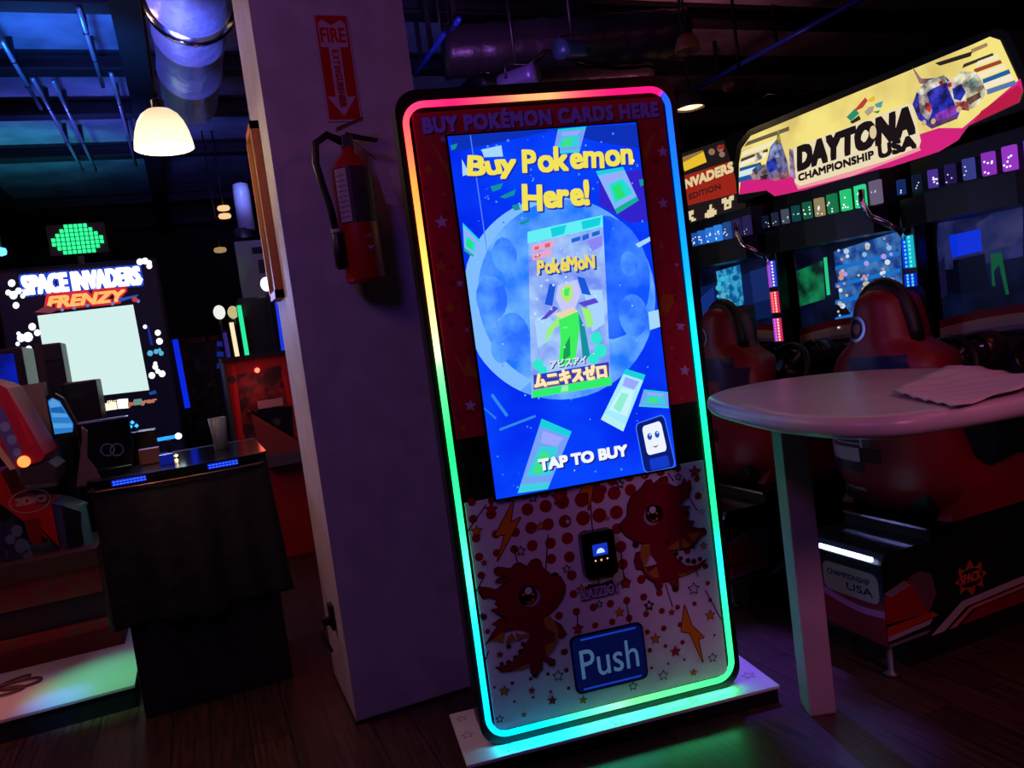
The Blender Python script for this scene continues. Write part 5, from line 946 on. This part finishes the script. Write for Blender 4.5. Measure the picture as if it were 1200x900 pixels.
mb = MB(); q = P(40, 560); mb.box(P(10, 0).x, P(92, 560).x, 0, .3, -O6.z, q.z+.005, BLACK); mb.build('pedestal', gp)
# a dark tall game in front of the bright video wall
dk = thing('dark_game_cabinet', 'dark stepped game cabinet standing in front of the bright video wall', 'arcade game', tuple(onY(80, 560, 5.4))); O7 = Vector(dk.location)
P = lambda x, y: onY(x, y, 5.4)-O7
mb = MB(); mb.box(P(58, 0).x if 0 else P(72, 450).x, P(113, 450).x, 0, .3, -O7.z, P(90, 447).z, mat('cab_black2', '#0a0b12', .4), .01); mb.build('cabinet_body', dk)
mb = MB(); mb.box(P(44, 430).x, P(75, 430).x, .02, .25, P(60, 470).z, P(60, 402).z, mat('cab_black2', '#0a0b12', .4), .01); mb.box(P(47, 410).x, P(70, 410).x, .01, .02, P(60, 422).z, P(60, 405).z, ink('#2c3440')); mb.box(P(44, 430).x, P(53, 430).x, .008, .02, P(48, 468).z, P(48, 402).z, ink('#4a3c38')); mb.build('upper_box', dk)
mb = MB(); mb.box(P(56, 450).x, P(74, 450).x, .04, .28, P(64, 560).z, P(64, 448).z, ink('#26382f')); mb.box(P(78, 450).x, P(96, 450).x, -.012, .001, P(88, 468).z, P(88, 452).z, ink('#1e3a30')); mb.build('side_panel', dk)
bs = thing('blue_screen_game', 'blue glowing game screen cut by the left photo edge beside the video wall', 'arcade game', tuple(onY(5, 478, 5.8))); O8 = Vector(bs.location); P = lambda x, y: onY(x, y, 5.8)-O8
mb = MB(); mb.box(P(-60, 450).x, P(33, 450).x, .0, .4, -O8.z, P(10, 408).z, BLACK, .01); mb.build('cabinet_body', bs)
mb = MB(); mb.box(P(-55, 450).x, P(22, 450).x, -.012, 0, P(8, 478).z, P(8, 415).z, glow_noise('scr_deep', '#04107a', '#0a28d8', 5, .4, .7, .8)); mb.box(P(-50, 450).x, P(29, 470).x, -.03, -.012, P(8, 482).z, P(8, 476).z, glow('#1038e0', 1)); mb.build('screen', bs)
mb = MB()
for x, y, r in ((28, 467, .017), (37, 474, .012)): p = P(x, y); mb.lathe([(0, -r), (r*.8, -r*.6), (r, 0), (r*.8, r*.6), (0, r)], glow('#c0f0ff', 2), (p.x, p.y-.04, p.z), seg=12)
mb.box(P(24, 470).x, P(40, 470).x, -.03, .0, P(32, 480).z, P(32, 462).z, BLACK); mb.build('lamp_dot', bs)

# ================================================================== the video wall game in the left distance
VY = 6.5
def V(x, y): p = onY(x, y, VY); return (p.x, p.z)
def VL(l): return [V(*p) for p in l]
vw = thing('video_wall_game', 'tall game with huge bright SPACE INVADERS FRENZY light display', 'arcade game', (-.6, VY, 0))
x0, x1 = V(2, 400)[0], V(200, 400)[0]; zt, zb = V(100, 308)[1], V(120, 530)[1]
mb = MB(); mb.box(x0+.6, x1+.6, .006, .35, 0, zt, mat('vw_body', '#0d0a14', .5), .02); mb.build('cabinet_body', vw)
mb = MB(); a = Art(mb, (.6, 0, 0), (1, 0, 0), (0, 0, 1), (0, -1, 0), .0, .0008); a.poly([(x0+.03, zb-.1), (x1-.03, zb-.1), (x1-.03, zt-.03), (x0+.03, zt-.03)], glow('#0d0a20', .6))
WH = glow('#f4fcff', 1.5); PW = glow('#d4f0ec', 1.0); BLG = glow('#1c48e0', .9)
def vtxt(t_, bl, tr, m, fat, shear=0, off=0): u0, v0 = V(*bl); u1, v1 = V(*tr); g = fit(glyphs(t_, 0, shear), u0, v0, u1, v1); a.text(g, m, fat)
vtxt('SPACE INVADERS', (29, 345), (162, 313), BLG, .022); vtxt('SPACE INVADERS', (29, 345), (162, 313), WH, .010)
vtxt('FRENZY', (55, 362), (147, 338), glow('#e02838', .9), .016, .3); vtxt('FRENZY', (56, 361), (146, 340), glow('#ffb060', 1.2), .006, .3)
a.poly(VL([(40, 366), (55, 358), (70, 362), (60, 367)]), glow('#8a3848', .7)); a.poly(VL([(138, 350), (163, 345), (160, 348), (140, 354)]), glow('#2858c0', .8)); a.polys([VL(ring(x, y, 2.2, 8)) for x, y in ((73, 363), (87, 361), (103, 358), (132, 356), (162, 353))], glow('#7a8ad0', .8)); a.disc(*V(158, 351), .02, glow('#c83848', .9), 10)
# blank bright panel
a.poly(VL([(44, 370), (156, 357), (175, 457), (61, 470)]), PW); 
blob = lambda x, y, r: VL(ring(x, y, r, 9))
a.polys([blob(*q) for q in ((14, 332, 4.5), (10, 343, 3.5), (22, 341, 4), (16, 346, 5), (27, 347, 3), (19, 358, 4), (164, 307, 4), (170, 306, 4), (175, 308, 3), (175, 312, 3.5), (165, 328, 2.6), (38, 383, 4.5), (25, 396, 5), (33, 395, 6), (22, 391, 2.5), (21, 403, 2.6), (44, 390, 4), (34, 409, 4), (170, 383, 2.5), (185, 390, 3.6), (187, 400, 4), (182, 430, 3.4), (178, 440, 4), (190, 438, 4), (182, 426, 2.4), (185, 435, 3))], WH)
a.polys([blob(*q) for q in ((176, 414, 3.5), (183, 412, 3), (189, 414, 3), (187, 410, 2))], glow('#60b8e0', .9)); a.poly(VL([(172, 382), (174, 381), (180, 405), (176, 404)]), glow('#1430a0', .7)); a.poly(VL([(174, 460), (182, 457), (184, 461), (176, 463)]), glow('#1c50a0', .8))
vtxt('multi', (114, 481), (136, 470), glow('#ffe8c8', 1.6), .012); a.poly(VL([(138, 468), (150, 467), (151, 478), (139, 479)]), glow('#fff4e0', 1.8)); vtxt('player', (151, 477), (183, 466), glow('#c07860', .9), .004); a.poly(VL([(157, 468), (166, 467), (167, 474), (158, 475)]), glow('#70a090', .8))
mb.build('light_display', vw)
# green pixel light on top: a plain stepped dot pattern
mb = MB(); c0 = onY(91, 280, VY); GP = glow('#28f08c', 1.5); GPD = glow('#20c878', .9)
rows = [5, 7, 9, 11, 11, 9, 7]; ps = .031
for j, n_ in enumerate(rows):
    for i in range(n_): x = c0.x+(i-(n_-1)/2)*ps+.6; z = c0.z+(3-j)*ps; mb.box(x-.0115, x+.0115, -.02, 0, z-.0115, z+.0115, GP)
mb.box(c0.x-.19+.6, c0.x+.19+.6, .0, .03, c0.z-.11, c0.z+.11, mat('sign_back', '#061008', .5)); mb.box(c0.x-.02+.6, c0.x+.02+.6, .01, .03, zt-.01, c0.z-.12, BLACK); mb.build('green_light', vw)

# ================================================================== prize games and lights between the video wall and the column
rp = thing('red_prize_game', 'red prize game with dark glass front and small red lamp beside the column', 'arcade game', tuple(onY(300, 560, 5.6))); O9 = Vector(rp.location); O9.z = 0; rp.location = O9
P = lambda x, y: onY(x, y, 5.6)-O9
mb = MB(); xa, xb, zt_, zb_ = P(264, 430).x, P(345, 430).x, P(300, 420).z, P(300, 540).z
RDK = mat('prize_red', '#a01410', .4); mb.box(xa, xb+.3, .05, .6, 0, zt_, RDK, .01); mb.box(xa-.015, xa, .0, .6, 0, zt_+.01, GREYM); mb.box(xa-.02, xb+.3, -.01, .62, zt_, zt_+.03, BLACK); mb.build('cabinet_body', rp)
p2 = lambda x, y: (P(x, y).x, P(x, y).z)
mb = MB(); a = Art(mb, (0, .05, 0), (1, 0, 0), (0, 0, 1), (0, -1, 0), .001, .001); a.poly([p2(275, 440), p2(330, 428), p2(342, 500), p2(300, 535), p2(282, 500)], noisy('prize_print', '#2a0c0c', '#8a1c14', 11, .5, lo=.45, hi=.6)); a.poly([p2(272, 428), p2(276, 430), p2(288, 530), p2(280, 532)], ink('#d0281c')); a.poly([p2(330, 435), p2(336, 440), p2(345, 480), p2(338, 470)], ink('#c0281c')); a.poly([p2(301, 482), p2(343, 476), p2(346, 530), p2(312, 532)], ink('#101018', .2)); a.polys([[p2(x, y) for x, y in ring(cx, cy, 5, 8)] for cx, cy in ((315, 500), (325, 495), (330, 515), (318, 518), (272, 445))], ink('#3a4048')); mb.build('front_print', rp)
mb = MB(); q = P(302, 474); mb.box(q.x, q.x+.17, .02, .05, q.z-.035, q.z+.02, ink('#a8949c'), .003); mb.build('notice_card', rp)
mb = MB(); q = P(302, 434); mb.lathe([(0, -.02), (.014, -.01), (.018, .0)], glow('#ff5a4a', 4), (q.x, .05, q.z), 'y', 12); mb.build('red_lamp', rp)
mb = MB(); mb.prism([(P(299, 0).x-.02, -.0, P(300, 545).z), (P(299, 540).x, .0, P(300, 480).z), (P(303, 540).x, 0, P(303, 478).z), (P(306, 540).x, 0, P(306, 545).z)], (0, .05, 0), ink('#8a4038')); fixn(mb.build('side_strut', rp))
mb = MB(); mb.box(P(312, 540).x, xb+.2, -.12, .05, P(320, 545).z, P(320, 532).z, ink('#5a5258'), .004); mb.build('shelf', rp)
lamp('prize_red_glow', 'POINT', tuple(onY(302, 452, 5.45)), (1, .12, .08), .5, size=.05)
def tall(name, lab, cat, a_, b_, Y, d, m, z0=0.0, bev=.01):
    mb = MB(); p, q_ = onY(*a_, Y), onY(*b_, Y); mb.box(min(p.x, q_.x), max(p.x, q_.x), Y, Y+d, z0, max(p.z, q_.z), m, bev); return tag(mb.build(name), lab, cat)
# silver column of lit panel beyond the framed board
ic = thing('ice_column', 'round pillar lit blue and green standing beyond the framed board', 'pillar', tuple(onY(287, 300, 7.2))); OA = Vector(ic.location); P = lambda x, y: onY(x, y, 7.2)-OA
mb = MB(); rr = (P(296, 240).x-P(276, 240).x)/2; mb.lathe([(0, P(285, 270).z), (rr, P(285, 270).z), (rr, P(285, 226).z), (rr*.9, P(285, 216).z), (0, P(285, 213).z)], mat('pillar_white', '#b8bcc8', .35), (P(285, 240).x, 0, 0), seg=24); mb.build('drum', ic)
mb = MB(); mb.lathe([(rr*1.15, P(287, 280).z), (rr*1.2, P(287, 272).z), (rr, P(287, 268).z)], GREYM, (P(286, 275).x, 0, 0), seg=24); mb.build('collar', ic)
mb = MB(); mb.box(P(277, 300).x, P(320, 300).x, -.02, .1, -OA.z, P(297, 282).z, mat('pillar_panel', '#9aa89e', .5)); mb.build('wide_panel', ic)
mb = MB(); mb.box(P(301, 300).x, P(313, 300).x, -.05, -.02, P(306, 320).z, P(306, 305).z, BLACK); mb.box(P(296, 300).x, P(315, 300).x, -.05, -.02, P(306, 297).z, P(306, 290).z, ink('#1a1a1c')); mb.build('bracket', ic)
lamp('pillar_green', 'SPOT', tuple(onY(270, 380, 6.4)), (.12, 1.0, .45), 10, tuple(onY(297, 320, 7.2)), .05, 30, .8)
lamp('pillar_blue', 'SPOT', tuple(onY(270, 180, 6.5)), (.22, .28, 1.0), 26, tuple(onY(287, 235, 7.2)), .05, 28, .8)
tall('dark_panel_game', 'dark tall game panel with a blue light edge beside the column', 'arcade game', (288, 420), (328, 345), 6.6, .3, mat('panel_navy', '#12141c', .4))
def strip(lab, a_, b_, Y, r, c, pw): mb = MB(); mb.tube([onY(*a_, Y), onY(*b_, Y)], r, glow(c, pw), 8); p = onY(*b_, Y); q = onY(*a_, Y); mb.box(min(p.x, q.x)-.02, max(p.x, q.x)+.02, Y+.012, Y+.035, 0, max(p.z, q.z)+.02, BLACK); tag(mb.build('neon_strip_light'), lab, 'light strip')
strip('long blue strip light on a dark post right of the video wall', (205, 398), (220, 478), 7.0, .022, '#0c28e8', .9)
strip('warm white strip light left of the green strip near the red prize game', (271, 378), (279, 422), 6.35, .016, '#ffd8b0', 1.2)
strip('green strip light beside the warm white strip near the red prize game', (280, 358), (291, 424), 6.35, .016, '#28f0a0', 1.0)
strip('blue edge strip light at the left edge of the column behind the dark panel', (325, 352), (334, 420), 6.5, .02, '#1838f0', .9)
strip('dim violet strip light left of the warm white strip', (263, 390), (270, 430), 6.35, .014, '#3a2890', .6)
def bulb(lab, x, y, Y, r, c, pw): 
    t = thing('round_lamp', lab, 'lamp', tuple(onY(x, y, Y))); mb = MB(); mb.lathe([(r*.8*math.sin(PI*k/12), -r*math.cos(PI*k/12)) for k in range(13)], glow(c, pw), seg=20); mb.build('bulb', t); mb = MB(); mb.box(-.012, .012, r*.5, r*.5+.02, -t.location.z, r*.3, BLACK); mb.build('stand', t)
bulb('oval white lamp above the warm white strip light', 257, 366, 6.5, .055, '#f0f0e8', 1.0); bulb('oval cream lamp at the top of the green strip light', 273, 366, 6.5, .05, '#d8c890', .8)
bulb('bright white blue lamp against the lit pillar, beside the framed board', 312, 333, 6.5, .055, '#d0ecff', 3.5)
for x, y, lab in ((262, 244, 'small two part warm lamp hanging high in the dark beside the lit pillar'), (258, 293, 'single dim warm lamp hanging below the two part warm lamp')):
    t = thing('small_lamp', lab, 'lamp', tuple(onY(x, y, 8.0)), group=None); mb = MB(); mb.lathe([(0, -.03), (.05, -.02), (.06, 0), (.05, .02), (0, .03)], glow('#ffd090', 1.0 if y < 280 else .35), seg=12); mb.build('bulb', t)
    if y < 280: o = mb.build('bulb', t); o.location.z = -.075
    mb = MB(); mb.tube([(0, 0, .03), (0, 0, CEIL-t.location.z)], .008, BLACK, 6); mb.build('hanging_rod', t)
p = onY(1, 295, 6.0); t = thing('blue_spot_lamp', 'small blue spot lamp at the left photo edge above the video wall', 'lamp', tuple(p)); mb = MB(); mb.lathe([(0, -.03), (.03, -.02), (.035, 0), (.03, .02), (0, .03)], glow('#50a0ff', 3), seg=12); mb.build('bulb', t); mb = MB(); mb.tube([(0, 0, .03), (0, 0, CEIL-p.z)], .01, BLACK, 6); mb.build('hanging_rod', t)
# dim orange-framed game with shelves of prizes between the blue strip and the red game
og = thing('prize_shelf_game', 'dim prize shelf game with orange frame right of the blue strip light', 'arcade game', tuple(onY(240, 560, 7.6))); OB = Vector(og.location); OB.z = 0; og.location = OB; P = lambda x, y: onY(x, y, 7.6)-OB
mb = MB(); mb.box(P(216, 430).x, P(262, 430).x, .05, .5, 0, P(240, 395).z, mat('shelf_dark', '#141018', .5), .01); mb.build('cabinet_body', og)
mb = MB(); mb.box(P(216, 430).x, P(221, 430).x, .0, .06, P(225, 480).z, P(225, 395).z, ink('#7a2c14')); mb.box(P(246, 430).x, P(250, 430).x, .0, .06, P(225, 480).z, P(225, 395).z, ink('#6a2414')); mb.box(P(216, 430).x, P(262, 430).x, -.0, .06, P(235, 402).z, P(235, 395).z, ink('#7a1c1c')); mb.build('frame', og)
rnd = random.Random(3)
mb = MB(); a = Art(mb, (0, .045, 0), (1, 0, 0), (0, 0, 1), (0, -1, 0), .002, .001)
for k in range(40): x, y = rnd.uniform(222, 260), rnd.uniform(408, 500); c_ = P(x, y); a.poly(ring(c_.x, c_.z, rnd.uniform(.012, .035), 8), ink(rnd.choice(['#5a4a40', '#3a3a5a', '#8a5a30', '#6a6a70', '#2a4a70', '#702a20'])))
a.polys([[(P(254, y).x, P(254, y).z), (P(262, y).x, P(262, y).z), (P(262, y+6).x, P(262, y+6).z), (P(254, y+6).x, P(254, y+6).z)] for y in (400, 412, 426)], glow('#1a2890', .6)); mb.build('prize_display', og)['kind'] = 'stuff'
